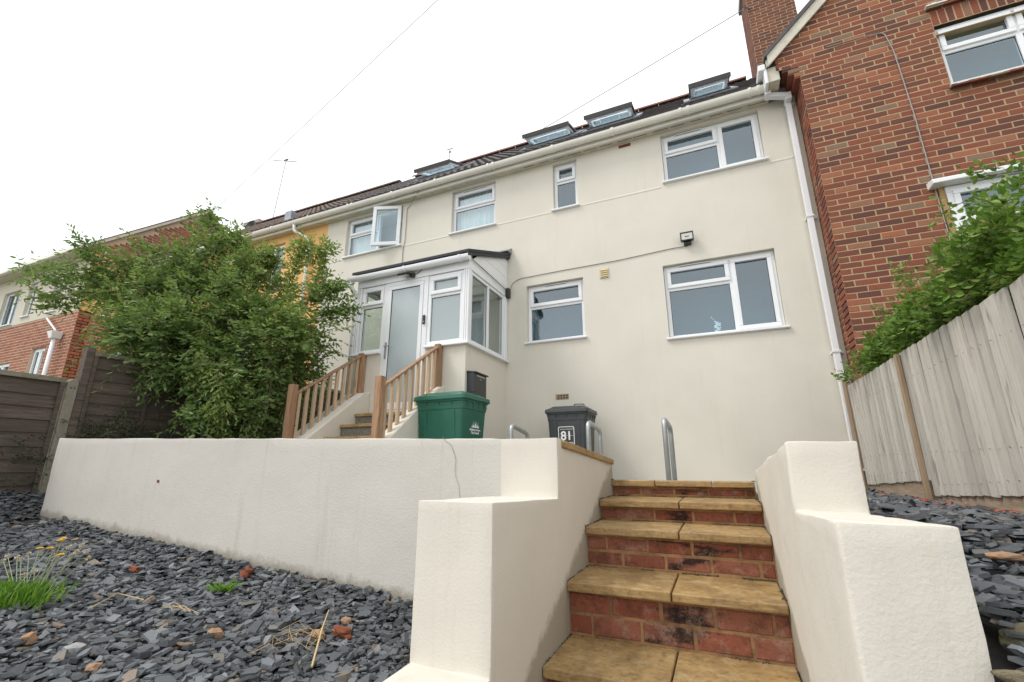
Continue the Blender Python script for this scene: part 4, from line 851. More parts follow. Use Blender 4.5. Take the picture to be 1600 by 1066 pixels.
# ================================================================== BINS
def rrect(w_, d_, r, n=5):
    pts = []
    for (cx, cy, a0) in ((w_/2-r, d_/2-r, 0), (-w_/2+r, d_/2-r, 90), (-w_/2+r, -d_/2+r, 180), (w_/2-r, -d_/2+r, 270)):
        for k in range(n): a = R(a0+90*k/(n-1)); pts.append((cx+r*math.cos(a), cy+r*math.sin(a)))
    return pts
def loft(m_, secs, cap=True):
    n = len(secs[0][0]); vs = []
    for (pts, z, ox, oy) in secs: vs += [(x+ox, y+oy, z) for x, y in pts]
    fs = [(j*n+i, j*n+(i+1) % n, (j+1)*n+(i+1) % n, (j+1)*n+i) for j in range(len(secs)-1) for i in range(n)]
    if cap: fs += [tuple(reversed(range(n))), tuple(range((len(secs)-1)*n, len(secs)*n))]
    m_.add(vs, fs)
def wheelie(loc, W, Dp, Hh, mat, label, rz=0, gusset='x', handle=(.2, .1)):
    o = empty('wheelie_bin', loc, label, 'bin', rz=rz); ORG.pop(o.name)
    m = MB(); loft(m, [(rrect(W*.80, Dp*.76, .05), .02, 0, 0), (rrect(W*.82, Dp*.78, .05), .08, 0, 0), (rrect(W*.935, Dp*.92, .045), Hh*.80, 0, 0), (rrect(W*.95, Dp*.935, .045), Hh*.885, 0, 0)])
    bd = m.build('body', mat, o, smooth=True, local=True)
    e = bd.modifiers.new('es', 'EDGE_SPLIT'); e.split_angle = R(35)
    m = MB(); loft(m, [(rrect(W*.955, Dp*.94, .045), Hh*.80, 0, 0), (rrect(W*.97, Dp*.955, .045), Hh*.885, 0, 0), (rrect(W*1.0, Dp*1.0, .045), Hh*.887, 0, 0), (rrect(W*1.0, Dp*1.0, .045), Hh*.915, 0, 0)])
    m.build('rim', mat, o, local=True, bevel=.003)
    m = MB(); loft(m, [(rrect(W*1.05, Dp*1.06, .05), Hh*.905, 0, 0), (rrect(W*1.06, Dp*1.07, .05), Hh*.915, 0, 0), (rrect(W*1.05, Dp*1.05, .05), Hh*.955, 0, 0), (rrect(W*.98, Dp*.97, .05), Hh*.965, 0, 0), (rrect(W*.84, Dp*.82, .06), Hh*.99, 0, 0), (rrect(W*.80, Dp*.78, .06), Hh*1.0, 0, 0), (rrect(W*.5, Dp*.5, .08), Hh*1.008, 0, 0)])
    m.build('lid', mat, o, local=True, bevel=.002)
    m = MB()   # gussets under the rim
    n = 4
    for sgn in (1, -1):
        for k in range(n):
            y = -Dp*.33+k*Dp*.66/(n-1); x = sgn*W*.47
            m.add([(x, y-.02, Hh*.885), (x, y+.02, Hh*.885), (x+sgn*.028, y+.012, Hh*.885), (x+sgn*.028, y-.012, Hh*.885), (x-sgn*.004, y-.004, Hh*.78), (x-sgn*.004, y+.004, Hh*.78)], [(0, 1, 2, 3), (0, 4, 5, 1), (2, 5, 4, 3), (1, 5, 2), (0, 3, 4)])
    for k in range(3):
        x = -W*.25+k*W*.25; y = -Dp*.462
        m.add([(x-.012, y, Hh*.885), (x+.012, y, Hh*.885), (x+.008, y-.02, Hh*.885), (x-.008, y-.02, Hh*.885), (x-.003, y+.004, Hh*.80), (x+.003, y+.004, Hh*.80)], [(0, 1, 2, 3), (0, 4, 5, 1), (2, 5, 4, 3), (1, 5, 2), (0, 3, 4)])
    m.build('gusset', mat, o, local=True)
    m = MB(); hx, hy = handle[0]*W, handle[1]*Dp; m.tube(arc([(hx, hy, Hh*.985), (hx, hy, Hh*1.04), (hx+.13, hy+.03, Hh*1.04), (hx+.13, hy+.03, Hh*.985)], .02), .006, 6); m.build('lid_handle', M['black'], o, local=True)
    m = MB(); m.tube([(-W*.42, Dp*.55, Hh*.86), (W*.42, Dp*.55, Hh*.86)], .014, 8); m.box(-W*.42, -W*.38, Dp*.46, Dp*.56, Hh*.84, Hh*.88); m.box(W*.38, W*.42, Dp*.46, Dp*.56, Hh*.84, Hh*.88); m.build('pull_bar', mat, o, local=True)
    for sx_ in (-1, 1):
        m = MB(); m.tube([(sx_*W*.40, Dp*.36, .10), (sx_*W*.46, Dp*.36, .10)], .10, 18); wh = m.build('wheel', M['black'], o, local=True, bevel=.008)
    # ribs down the body
    m = MB()
    for x in (-.28*W, .28*W):
        m.hexa([(x-.02, -Dp*.40, .1), (x+.02, -Dp*.40, .1), (x+.02, -Dp*.38, .1), (x-.02, -Dp*.38, .1), (x-.02, -Dp*.474, Hh*.79), (x+.02, -Dp*.474, Hh*.79), (x+.02, -Dp*.45, Hh*.79), (x-.02, -Dp*.45, Hh*.79)])
    m.build('rib', mat, o, local=True, bevel=.006)
    return o
def text_mesh(body, size, bold=0):
    cu = bpy.data.curves.new('lettering', 'FONT'); cu.body = body; cu.size = size; cu.align_x = 'CENTER'; cu.align_y = 'CENTER'; cu.extrude = .0006; cu.offset = bold
    tmp = bpy.data.objects.new('tmp', cu); col.objects.link(tmp); bpy.context.view_layer.update()
    me = bpy.data.meshes.new_from_object(tmp.evaluated_get(bpy.context.evaluated_depsgraph_get())); bpy.data.objects.remove(tmp); return me
def lettering(name, body, size, parent, mw, mat='whiteprint', bold=0):
    me = text_mesh(body, size, bold); me.materials.clear(); me.materials.append(M[mat]); o = link(name, me, parent); o.matrix_local = mw; return o

gb = wheelie((-2.93, 4.83, TZ), .70, .60, 1.03, M['bingreen'], 'large green wheelie bin with white council crest beside the porch steps', rz=R(-2), handle=(.22, .1))
taper = math.atan2(.70*(.935-.82)/2, 1.03*.80-.08)
def gside(x, y, z):   # on the right side of the green bin, local
    xx = .70*(.82+(.935-.82)*(z-.08)/(1.03*.80-.08))/2+.003; return Matrix.Translation((xx, y, z)) @ Matrix.Rotation(taper, 4, 'Y') @ Matrix.Rotation(R(90), 4, 'Z') @ Matrix.Rotation(R(90), 4, 'X')
m = MB()   # crest of onion domes and spires
for (cx, w_, h_) in ((0, .040, .050), (-.045, .030, .036), (.045, .030, .036), (-.078, .018, .022), (.078, .018, .022)):
    pts = [(cx-w_*.5, 0), (cx+w_*.5, 0), (cx+w_*.5, h_*.35), (cx+w_*.38, h_*.62), (cx+w_*.08, h_*.9), (cx, h_*1.7), (cx-w_*.08, h_*.9), (cx-w_*.38, h_*.62), (cx-w_*.5, h_*.35)]
    m.prism(pts, 2, 0, .001)
for cx in (-.022, .022, -.062, .062): m.prism([(cx-.002, 0), (cx+.002, 0), (cx, .075)], 2, 0, .001)
cr = m.build('crest', M['whiteprint'], gb, local=True); cr.matrix_local = gside(0, .02, .62)
lettering('lettering', 'Brighton & Hove', .036, gb, gside(0, .02, .595), bold=.0012); lettering('lettering', 'City Council', .036, gb, gside(0, .02, .560), bold=.0012)
bb = wheelie((-1.76, 5.98, TZ), .56, .52, .945, M['binblack'], 'charcoal wheelie bin with a white numbered label against the cream wall', rz=R(0), handle=(.1, -.1))
ty = math.atan2(.52*(.92-.78)/2, .945*.80-.08)
def bfront(x, z, d=.003):
    yy = -(.52*(.78+(.92-.78)*(z-.08)/(.945*.80-.08))/2+d); return Matrix.Translation((x, yy, z)) @ Matrix.Rotation(R(90)+ty, 4, 'X')
m = MB(); o_, i_ = rrect(.215, .235, .02), rrect(.198, .218, .014); n = len(o_)
m.add([(x, y, 0) for x, y in o_]+[(x, y, 0) for x, y in i_]+[(x, y, .001) for x, y in o_]+[(x, y, .001) for x, y in i_], [(i, (i+1) % n, (i+1) % n+n, i+n) for i in range(n)]+[(i+2*n, (i+1) % n+2*n, (i+1) % n+3*n, i+3*n) for i in range(n)])
lb = m.build('label_border', M['whiteprint'], bb, local=True); lb.matrix_local = bfront(-.01, .56)
lettering('lettering', '81', .155, bb, bfront(-.01, .555), bold=.003)
m = MB(); rs = random.Random(2)
for (z_, wds) in ((.083, 5), (-.085, 4), (-.095, 4)):
    x = -.08
    while x < .08: l_ = rs.uniform(.008, .022); m.box(x, x+l_, z_-.003, z_+.003, 0, .0008); x += l_+.006
m.box(-.02, .09, .0, .0025, 0, .0008)
o = m.build('small_print', M['whiteprint'], bb, local=True); o.matrix_local = bfront(-.01, .56)
lettering('lettering', 'Brighton & Hove', .018, bb, bfront(-.035, .425))
m = MB()
for (cx, w_, h_) in ((0, .018, .014), (-.014, .012, .009), (.014, .012, .009)): m.prism([(cx-w_*.5, 0), (cx+w_*.5, 0), (cx+w_*.4, h_*.6), (cx, h_), (cx-w_*.4, h_*.6)], 2, 0, .001)
cr = m.build('crest', M['whiteprint'], bb, local=True); cr.matrix_local = bfront(.065, .42)

# ================================================================== HOOPS
def hoop(x, label, ya=4.6, yb=5.06, z0=.435, z1=.385):
    m = MB(); m.tube(arc([(x, ya, TZ-.05), (x, ya, z0), (x+.012, yb, z1), (x+.012, yb, TZ-.05)], .075, 7), .024, 14)
    o = m.build('handrail', M['galv'], None, smooth=True); tag(o, label, 'handrail', 'galvanised hoop handrails on the terrace'); return o
hoop(-.445, 'galvanised hoop handrail standing alone above the top garden step'); hoop(-1.185, 'galvanised hoop handrail in front of the charcoal bin'); hoop(-2.04, 'galvanised hoop handrail between the green bin and the charcoal bin', z1=.36)

# ================================================================== GARDEN WALLS
def plaster_solid(name, c8, mat, res=.06, amp=.004, bev=.006, parent=None, drop_top=None):
    me = bpy.data.meshes.new(name); bm = bmesh.new(); vs = [bm.verts.new(p) for p in c8]
    for f in [(3, 2, 1, 0), (4, 5, 6, 7), (0, 1, 5, 4), (1, 2, 6, 5), (2, 3, 7, 6), (3, 0, 4, 7)]: bm.faces.new([vs[i] for i in f])
    bmesh.ops.recalc_face_normals(bm, faces=bm.faces)
    bmesh.ops.bevel(bm, geom=list(bm.edges), offset=bev, segments=2, profile=.6, affect='EDGES')
    for ax in range(3):
        lo = min(p[ax] for p in c8); hi = max(p[ax] for p in c8); n = int((hi-lo)/res)
        for k in range(1, n):
            co = [0, 0, 0]; co[ax] = lo+(hi-lo)*k/n; no = [0, 0, 0]; no[ax] = 1
            bmesh.ops.bisect_plane(bm, geom=list(bm.verts)+list(bm.edges)+list(bm.faces), plane_co=co, plane_no=no)
    bm.normal_update()
    for v in bm.verts:
        p = v.co; d = noise.noise(p*3.1)*amp + noise.noise(p*9)*amp*.6 + noise.noise(p*24)*amp*.35
        v.co = p + v.normal*d
    bm.to_mesh(me); bm.free(); me.materials.append(mat); me.polygons.foreach_set('use_smooth', [True]*len(me.polygons))
    o = link(name, me, parent); 
    if parent is not None and parent.name in ORG: o.location = -ORG[parent.name]
    return o
def profile_solid(name, poly, x0, x1, mat, res, amp, bev, parent, open_x=None, only=None, ztop=None):
    """(y, z) outline swept along x; at open_x the end is left open where a neighbouring wall runs on"""
    me = bpy.data.meshes.new(name); bm = bmesh.new(); n = len(poly)
    a = [bm.verts.new((x0, p[0], p[1]+(ztop(x0) if ztop and p[1] > -.5 else 0))) for p in poly]; b2 = [bm.verts.new((x1, p[0], p[1]+(ztop(x1) if ztop and p[1] > -.5 else 0))) for p in poly]
    ca_ = bm.faces.new(a); cb_ = bm.faces.new(list(reversed(b2)))
    for i in range(n): bm.faces.new([a[i], b2[i], b2[(i+1) % n], a[(i+1) % n]])
    bmesh.ops.recalc_face_normals(bm, faces=bm.faces)
    on = lambda v: open_x is not None and abs(v.co.x-open_x) < 1e-5 and (only is None or v.co.y > only)
    bmesh.ops.bevel(bm, geom=[e for e in bm.edges if not (on(e.verts[0]) and on(e.verts[1]))], offset=bev, segments=2, profile=.6, affect='EDGES')
    for ax in range(3):
        lo = min(v.co[ax] for v in bm.verts); hi = max(v.co[ax] for v in bm.verts); k_ = int((hi-lo)/res)
        for k in range(1, k_):
            co = [0, 0, 0]; co[ax] = lo+(hi-lo)*k/k_; no = [0, 0, 0]; no[ax] = 1
            bmesh.ops.bisect_plane(bm, geom=list(bm.verts)+list(bm.edges)+list(bm.faces), plane_co=co, plane_no=no)
    bm.normal_update()
    for v in bm.verts:
        p = v.co.copy(); d = noise.noise(p*3.1)*amp + noise.noise(p*9)*amp*.6 + noise.noise(p*24)*amp*.35
        nn = v.normal.copy()
        if open_x is not None and abs(p.x-open_x) < .01:
            nn.x = 0
            if nn.length < .01: continue
            nn.normalize()
        v.co = p + nn*d
    bm.to_mesh(me); bm.free(); me.materials.append(mat); me.polygons.foreach_set('use_smooth', [True]*len(me.polygons))
    o = link(name, me, parent); o.location = -ORG[parent.name]
    md = o.modifiers.new('es', 'EDGE_SPLIT'); md.split_angle = R(55)
    return o
def c8(x0, x1, y0, y1, zb, zf0, zf1, zb0=None, zb1=None):
    zb0 = zf0 if zb0 is None else zb0; zb1 = zf1 if zb1 is None else zb1
    return [(x0, y0, zb), (x1, y0, zb), (x1, y1, zb), (x0, y1, zb), (x0, y0, zf0), (x1, y0, zf1), (x1, y1, zb1), (x0, y1, zb0)]
RW = empty('retaining_wall', (-3.2, 2.27, -.8), 'long low cream rendered retaining wall above the slate bed', 'wall')
profile_solid('wall', [(2.27, -1.2), (2.27, .141), (2.47, .141), (2.47, -1.2)], -5.63, -1.065, M['dirtywall'], .07, .004, .006, RW, open_x=-1.065, ztop=lambda x: (-1.065-x)*.0236)
m = MB(); rs = random.Random(9); pts = [(-1.433, .160), (-1.41, .135), (-1.376, .116), (-1.352, .07), (-1.34, .028), (-1.345, -.02), (-1.338, -.057), (-1.318, -.10), (-1.31, -.15), (-1.30, -.22)]
m.tube([(x, 2.2665, z) for x, z in pts], [.0012]*6+[.0009]*4, 4); m.build('crack', M['crack'], RW)
m = MB(); m.tube([(-3.994, 2.262, -.114), (-3.994, 2.285, -.114)], .011, 8); m.build('bolt_stub', M['rust'], RW)
LWl = empty('stair_wall', (-.9, 2.6, -1.2), 'cream stepped wall left of the garden steps with stone coping and low pier', 'wall')
profile_solid('wall', [(-.6, -1.5), (-.6, -.70), (1.53, -.665), (1.53, -.125), (2.27, -.155), (2.27, .141), (2.35, .139), (2.35, .094), (3.575, .018), (3.575, -1.5)], -1.065, -.750, M['creamwall'], .05, .004, .006, LWl, open_x=-1.065, only=2.26)
for (a, b_) in ((2.352, 2.885), (2.89, 3.30), (3.305, 3.585)):
    m = MB(); zf = lambda y: .137-(y-2.27)*.068; m.hexa([(-1.0, a, zf(a)-.038), (-.735, a, zf(a)-.038), (-.735, b_, zf(b_)-.038), (-1.0, b_, zf(b_)-.038), (-1.0, a, zf(a)), (-.735, a, zf(a)), (-.735, b_, zf(b_)), (-1.0, b_, zf(b_))])
    m.build('coping_slab', M['stone'], LWl, bevel=.006)
RWl = empty('stair_wall', (.3, 2.2, -1.2), 'cream stepped wall right of the garden steps beside the slate bed', 'wall')
profile_solid('wall', [(1.14, -1.6), (1.14, -.106), (1.71, -.135), (1.71, .074), (3.40, -.030), (3.40, -1.6)], .198, .388, M['creamwall'], .045, .006, .007, RWl)

# ================================================================== GARDEN STEPS
G = empty('garden_steps', (-.27, 3.0, -1.42), 'brick garden steps with buff riven stone treads between the cream walls', 'steps')
sx0, sx1 = -.752, .199
treads = [(3.52, -.100), (3.10, -.210), (2.73, -.335), (2.355, -.545), (2.00, -.785), (1.62, -.98), (1.24, -1.18)]
m = MB()
for i, (yf, zt) in enumerate(treads):
    yb = 3.62 if i == 0 else treads[i-1][0]+.045; zl = treads[i+1][1] if i+1 < len(treads) else -1.45
    m.box(sx0, sx1, yf+.045, (3.9 if i == 0 else treads[i-1][0]+.045), -1.45, zt-.044)
m.build('core', M['mortarstep'], G)
sets = []
for i, (yf, zt) in enumerate(treads):
    yb = 3.62 if i == 0 else treads[i-1][0]+.047
    cuts = [sx0+.002, -.60, -.10, sx1-.002] if i == 0 else [sx0+.002, -.255+random.uniform(-.02, .02), sx1-.002]
    if i == 0: cuts = [sx0+.002, -.44, -.06, sx1-.002]
    for a, b_ in zip(cuts, cuts[1:]):
        m = MB(); nx = 8; top = []; ya = yf+random.uniform(-.004, .004)
        m.box(a+.003, b_-.003, ya, yb, zt-.042+random.uniform(-.002, .002), zt+random.uniform(-.003, .002)); o = m.build('tread_slab', M['stone'], G, bevel=.007, seg=3)
    zl = treads[i+1][1] if i+1 < len(treads) else -1.42
    hh = zt-.044-zl; rows = 1 if hh < .10 else 2; H_ = (hh-.012*(rows+1))/rows
    H_ = min(H_, .09)
    for r_ in range(rows):
        z0 = zl+.012+r_*(H_+.012); x = sx0+.006 - (.11 if (r_+i) % 2 else random.uniform(0, .04))
        lst = []
        while x < sx1-.04:
            a, b_ = max(x, sx0+.006), min(x+.215, sx1-.006)
            if b_-a > .04: lst.append((a, b_, z0, z0+H_))
            x += .227
        sets.append((lst, (0, yf+.045, 0), 0, M['brickstep']))
place_bricks(G, sets, 300, cull=False)
m = MB(); m.box(-1.0, 1.35, 3.66, 3.9, TZ-.1, TZ-.02)
# dark moss and crumbs caught where treads meet the walls
vs, cn, lp = [], [], []
def crumb(p, s, rs):
    if noise.noise(Vector(p)*7)+.5*noise.noise(Vector(p)*23) < .02: return
    s *= rs.uniform(.5, 1.5)
    b0 = len(vs)
    for k in range(5):
        a = 2*math.pi*k/5+rs.random(); vs.append((p[0]+math.cos(a)*s*rs.uniform(.6, 1.2), p[1]+math.sin(a)*s*rs.uniform(.6, 1.2), p[2]+rs.uniform(-.3, .2)*s))
    vs.append((p[0], p[1], p[2]+s*rs.uniform(.5, .9)))
    for k in range(5): cn.append(3); lp.extend([b0+k, b0+(k+1) % 5, b0+5])
rs = random.Random(11)
for i, (yf, zt) in enumerate(treads[:6]):
    yb = 3.56 if i == 0 else treads[i-1][0]+.045
    for k in range(240):
        t = rs.random(); sd_ = rs.choice((0, 1)); off_ = abs(rs.gauss(0, .006))
        crumb((sx0+off_ if sd_ == 0 else sx1-off_, yf+t*(yb-yf), zt+.001), rs.uniform(.002, .006), rs)
    if i:
        for k in range(420): crumb((rs.uniform(sx0, sx1), yb-abs(rs.gauss(0, .007)), zt+.001), rs.uniform(.0015, .006), rs)
    for k in range(60):   # up the plaster beside each nosing
        t = rs.random(); sd_ = rs.choice((0, 0, 1)); zz = zt - .04 + rs.random()**2*.05
        crumb((sx0+.004 if sd_ == 0 else sx1-.004, yf+rs.gauss(.02, .03), zz), rs.uniform(.0015, .004), rs)
me = fast_mesh('moss', vs, cn, lp, M['dirt']); o = link('moss', me); tag(o, 'black moss and dirt in the corners of the garden steps', 'moss', kind='stuff')

# ================================================================== FENCES
FR = empty('fence', (1.4, 4.4, -.22), 'silver grey close boarded fence with brown posts beside the right slate bed', 'fence')
fbm = []
for k in range(6):
    m = MB(); wd = .094; t0, t1 = .006, .017; h = 1.03+random.uniform(-.004, .004)
    z_ = [0, .34, .7, h]; 
    c = [(0, 0), (t1*-1, .0), (-t0, wd), (0, wd)]
    m.hexa([(-t1, 0, 0), (-.0, 0, 0), (-.0, wd, 0), (-t0, wd, 0), (-t1, 0, h), (0, 0, h), (0, wd, h+random.uniform(-.004, .004)), (-t0, wd, h)])
    o = m.build('board', M['fence'], None, local=True, bevel=.0015); fbm.append(o.data); bpy.data.objects.remove(o)
y = 6.02; k = 0
while y > .6:
    zb_ = (-.187+(6.1-y)*.052 if y > 4.42 else -.205+(4.42-y)*.05) + random.uniform(-.005, .005)
    o = link('board', fbm[k % 6], FR, Vector((1.385, y-.10, zb_)) - ORG[FR.name], rot=(random.uniform(-.006, .006), random.uniform(-.006, .006), random.uniform(-.01, .01))); o.scale.z = (.85-zb_)/1.03
    y -= .098; k += 1
for (yy, z1) in ((4.37, .84), (6.04, .93), (2.55, .84), (.7, .84)):
    m = MB(); m.box(1.338, 1.37, yy-.010, yy+.035, -.35, z1); m.build('post', M['fencebrown'], FR, bevel=.006)
nm = MB()
for k_ in range(55):
    y_ = 5.97-k_*.098; zz_ = -.187+(6.1-y_)*.052 if y_ > 4.42 else -.205+(4.42-y_)*.05
    for z_ in (zz_+.07, .09, .64): nm.tube([(1.366, y_+random.uniform(-.006, .006), z_+random.uniform(-.012, .012)), (1.374, y_, z_)], .0022, 6)
nm.build('nail_heads', M['lead'], FR)['kind'] = 'stuff'
for (ya, yb) in ((4.43, 6.0), (2.61, 4.34), (.76, 2.52)):
    m = MB(); m.box(1.390, 1.418, ya, yb, -.33, -.09); m.build('gravel_board', M['gravelboard'], FR, bevel=.004)
    for z in (.05, .6): m = MB(); m.prism([(1.40, z), (1.45, z+.035), (1.40, z+.07)], 1, ya, yb); m.build('rail', M['fence'], FR)
def lap_panel(fe, ya, yb, z0, z1, x=-6.3):
    n = int((z1-z0)/.125); hh = (z1-z0-.05)/n
    for k in range(n):
        za = z0+k*hh; w1_, w2_ = random.uniform(-.008, .008), random.uniform(-.008, .008)
        m = MB(); m.hexa([(x+.026, ya, za-.02+w1_), (x+.026, yb, za-.02+w2_), (x+.012, yb, za+hh), (x+.012, ya, za+hh), (x+.026+.006, ya, za-.02+w1_), (x+.032, yb, za-.02+w2_), (x+.018, yb, za+hh), (x+.018, ya, za+hh)])
        m.v = [(v[0], v[1], v[2]) for v in m.v]; m.build('board', M['fencedark'], fe)
    m = MB(); m.box(x-.01, x+.05, ya, yb, z1-.05, z1); m.build('top_rail', M['mossconc'], fe, bevel=.004)
    nb = max(2, int((yb-ya)/.48)+1)
    for k in range(nb):
        yy = ya+k*(yb-ya-.04)/(nb-1)
        if 0 < k < nb-1 and ya < 2: continue
        m = MB(); m.box(x+.033, x+.058, yy, yy+.04, z0-.02, z1-.051); m.build('batten', M['fencedark'], fe, bevel=.003)
FA = empty('fence', (-6.3, 1.6, -.3), 'dark weathered lap fence panel at the left edge above the slate', 'fence'); lap_panel(FA, .62, 2.455, -.30, .90)
FB = empty('fence', (-6.3, 3.5, -.3), 'dark lap fence panel with vertical battens just left of the shrub, behind the wall end', 'fence'); lap_panel(FB, 2.64, 4.40, -.3, 1.24)
FC = empty('fence', (-6.3, 5.4, -.3), 'dark lap fence panel hidden mostly behind the shrub, nearest the house', 'fence'); lap_panel(FC, 4.50, 6.40, -.3, 1.34)
m = MB(); n = 8; pr = [(2.47, -.5), (2.56, -.5)] + [(2.515+.045*math.cos(a), .85+.05*math.sin(a)) for a in [math.pi*k/n for k in range(n+1)]]
m.prism(pr, 0, -6.33, -6.23); o = m.build('fence_post', M['mossconc'], None, bevel=.008); tag(o, 'round topped mossy concrete fence post between two dark panels', 'post')
m = MB(); m.tube([(-6.229, 2.50, .80), (-6.236, 2.50, .80)], .008, 8); m.tube([(-6.229, 2.53, .80), (-6.236, 2.53, .80)], .008, 8); m.build('bolt_hole', M['gasket'], o, local=True)
m = MB(); m.box(-6.34, -6.24, 2.562, 2.637, -.3, 1.27); o = m.build('fence_post', M['fencedark'], None, bevel=.005); tag(o, 'tall thin timber post beside the round topped concrete post', 'post')
m = MB(); m.box(-6.33, -6.25, 4.42, 4.48, -.3, 1.35); o = m.build('fence_post', M['fencedark'], None, bevel=.005); tag(o, 'dark timber fence post hidden behind the big shrub', 'post')

# ================================================================== SLATE
def chips(name, n, samp, S, smin, smax, label, mat, seed, layers=.03, big=None):
    r = np.random.default_rng(seed); V = []; C = []; Lp = []
    K = 5
    for i in range(n):
        x, y = samp(r); s = smin+(smax-smin)*r.random()**2.0; th = s*r.uniform(.07, .20)
        a = np.sort(np.linspace(0, 2*np.pi, K, endpoint=False)+r.uniform(-.5, .5, K)); rad = s*.5*r.uniform(.65, 1.2, K)
        el = r.uniform(.42, .8); ox = np.cos(a)*rad; oy = np.sin(a)*rad*el
        sh = r.uniform(.84, 1.0); jz = np.cos(a+r.uniform(0, 6.3))*r.uniform(0, .5)*th
        top = np.stack([ox*sh, oy*sh, th*.5+jz], 1); bot = np.stack([ox, oy, -th*.5+jz*.3], 1)
        P = np.concatenate([top, bot]); yaw = r.uniform(0, 6.283); tl = abs(r.normal(0, .30)); ta = r.uniform(0, 6.283)
        if tl > 1.1: tl = 1.1
        cy, sy = math.cos(yaw), math.sin(yaw); Rz = np.array([[cy, -sy, 0], [sy, cy, 0], [0, 0, 1]])
        ax = np.array([math.cos(ta), math.sin(ta), 0]); Kx = np.array([[0, 0, ax[1]], [0, 0, -ax[0]], [-ax[1], ax[0], 0]])
        Rt = np.eye(3)+math.sin(tl)*Kx+(1-math.cos(tl))*Kx@Kx
        P = P@(Rt@Rz).T; z = S(x, y)+r.uniform(-.012, layers)-.005+ s*.2*math.sin(tl)
        P += (x, y, z); b0 = len(V)*2*K; V.append(P)
        C.append(K); Lp += [b0+k for k in range(K)]
        for k in range(K): C.append(4); k2 = (k+1) % K; Lp += [b0+k, b0+K+k, b0+K+k2, b0+k2]
    me = fast_mesh(name, np.concatenate(V), C, Lp, mat); o = link(name, me); return tag(o, label, 'gravel', kind='stuff')
def sampL(r):
    while True:
        if r.random() < .72: x, y = r.uniform(-5.2, -1.08), r.uniform(.75, 2.27)
        else: x, y = r.uniform(-6.25, -1.08), r.uniform(.2, 2.27)
        if x < -5.5 or r.random() < .05: x = r.uniform(-6.28, -5.6); y = r.uniform(1.2, 2.9)
        return x, y
chips('slate_gravel', 21000, sampL, SL, .030, .095, 'blue grey slate chippings covering the sloping bed below the long cream wall', M['slate'], 5, .026)
def sampR(r):
    if r.random() < .34: return (r.uniform(.42, 1.2), r.uniform(.75, 1.13)) if r.random() < .7 else (r.uniform(.5, 1.3), r.uniform(1.0, 1.4))
    return (r.uniform(.445, 1.34), .98+r.random()**1.25*3.7) if r.random() < .94 else (r.uniform(.445, 1.34), r.uniform(.6, 6))
chips('slate_gravel', 10500, sampR, SR, .03, .088, 'blue grey slate chippings between the right cream wall and the pale fence', M['slate'], 6, .03)
def rock(name, loc, s, mat, label, cat, seed, sub=2, group=None, rough=.25, rz=0):
    bm = bmesh.new(); bmesh.ops.create_icosphere(bm, subdivisions=sub, radius=.5)
    rs = random.Random(seed); off_ = Vector((rs.random()*50, rs.random()*50, 0))
    for v in bm.verts: v.co *= 1+noise.noise(v.co*2.2+off_)*rough*2+noise.noise(v.co*6+off_)*rough*.5; v.co = Vector((v.co.x*s[0], v.co.y*s[1], v.co.z*s[2]))
    me = bpy.data.meshes.new(name); bm.to_mesh(me); bm.free(); me.materials.append(mat); o = link(name, me, None, loc, rz); return tag(o, label, cat, group)
def onbed(x, y, h=.03): return (x, y, SL(x, y)+h)
def hit(px_, py_, S=SL):   # the spot of a bed that a given sight line meets
    F = Vector((-SY*CT, CY*CT, ST)); Rr = Vector((CY, SY, 0)); U = Rr.cross(F); v = (F*711+Rr*(px_-800)+U*(533-py_)); v /= v.y; y = .3
    while y < 8:
        if (v*y).z < S((v*y).x, y): return (v*y).x, y
        y += .01
    return (v*y).x, y
rock('stone', onbed(*hit(335, 1003), .025), (.065, .06, .05), M['orangestone'], 'round orange pebble on the slate, lowest middle of the bed', 'stone', 1)
rock('stone', onbed(*hit(43, 1012), .025), (.06, .055, .05), M['orangestone'], 'round orange pebble on the slate right of the dandelions', 'stone', 2)
rock('stone', onbed(*hit(495, 1003), .025), (.07, .05, .04), M['orangestone'], 'orange brown stone near the dry grass stalk by the pier', 'stone', 3)
rock('stone', onbed(*hit(142, 1058), .025), (.05, .045, .035), M['orangestone'], 'small orange stone at the bottom edge of the slate bed', 'stone', 4)
rock('stone', onbed(*hit(113, 1030), .025), (.08, .06, .045), M['whitestone'], 'whitish stone at the bottom left of the slate bed', 'stone', 5)
rock('stone', onbed(*hit(540, 980), .025), (.05, .035, .03), M['orangestone'], 'small tan stone on the slate close to the wall foot', 'stone', 6)
rock('bark_piece', onbed(*hit(534, 1002), .025), (.10, .04, .05), M['rust'], 'rusty brown bark fragment on the slate near the pier', 'bark', 7, 3, rough=.5)
rock('bark_piece', onbed(*hit(384, 906), .035), (.10, .05, .06), M['rust'], 'curled rusty bark fragment against the foot of the long wall', 'bark', 8, 3, rough=.5)
rock('bark_piece', onbed(*hit(208, 898), .03), (.11, .035, .03), M['rust'], 'flat rusty bark strip halfway along the slate bed', 'bark', 9, 3, rough=.5)
rr_ = hit(1590, 1012, SR)
rock('rock', (rr_[0]+.10, rr_[1]+.03, SR(*rr_)-.005), (.17, .08, .06), M['mossrock'], 'mossy green rock in the bottom right corner, upper one', 'rock', 12, 5, rough=.4, rz=.1)
rr_ = hit(1580, 1055, SR)
rock('rock', (rr_[0]+.11, rr_[1]-.02, SR(*rr_)-.015), (.22, .08, .07), M['mossrock'], 'mossy brown rock in the bottom right corner, lower one', 'rock', 13, 5, rough=.4, rz=-.05)
rock('stone', (.62, 1.62, SR(.62, 1.62)+.03), (.085, .035, .02), M['orangestone'], 'flat tan stone on the right slate bed next to the cream pier', 'stone', 14)
m = MB(); rs = random.Random(21)
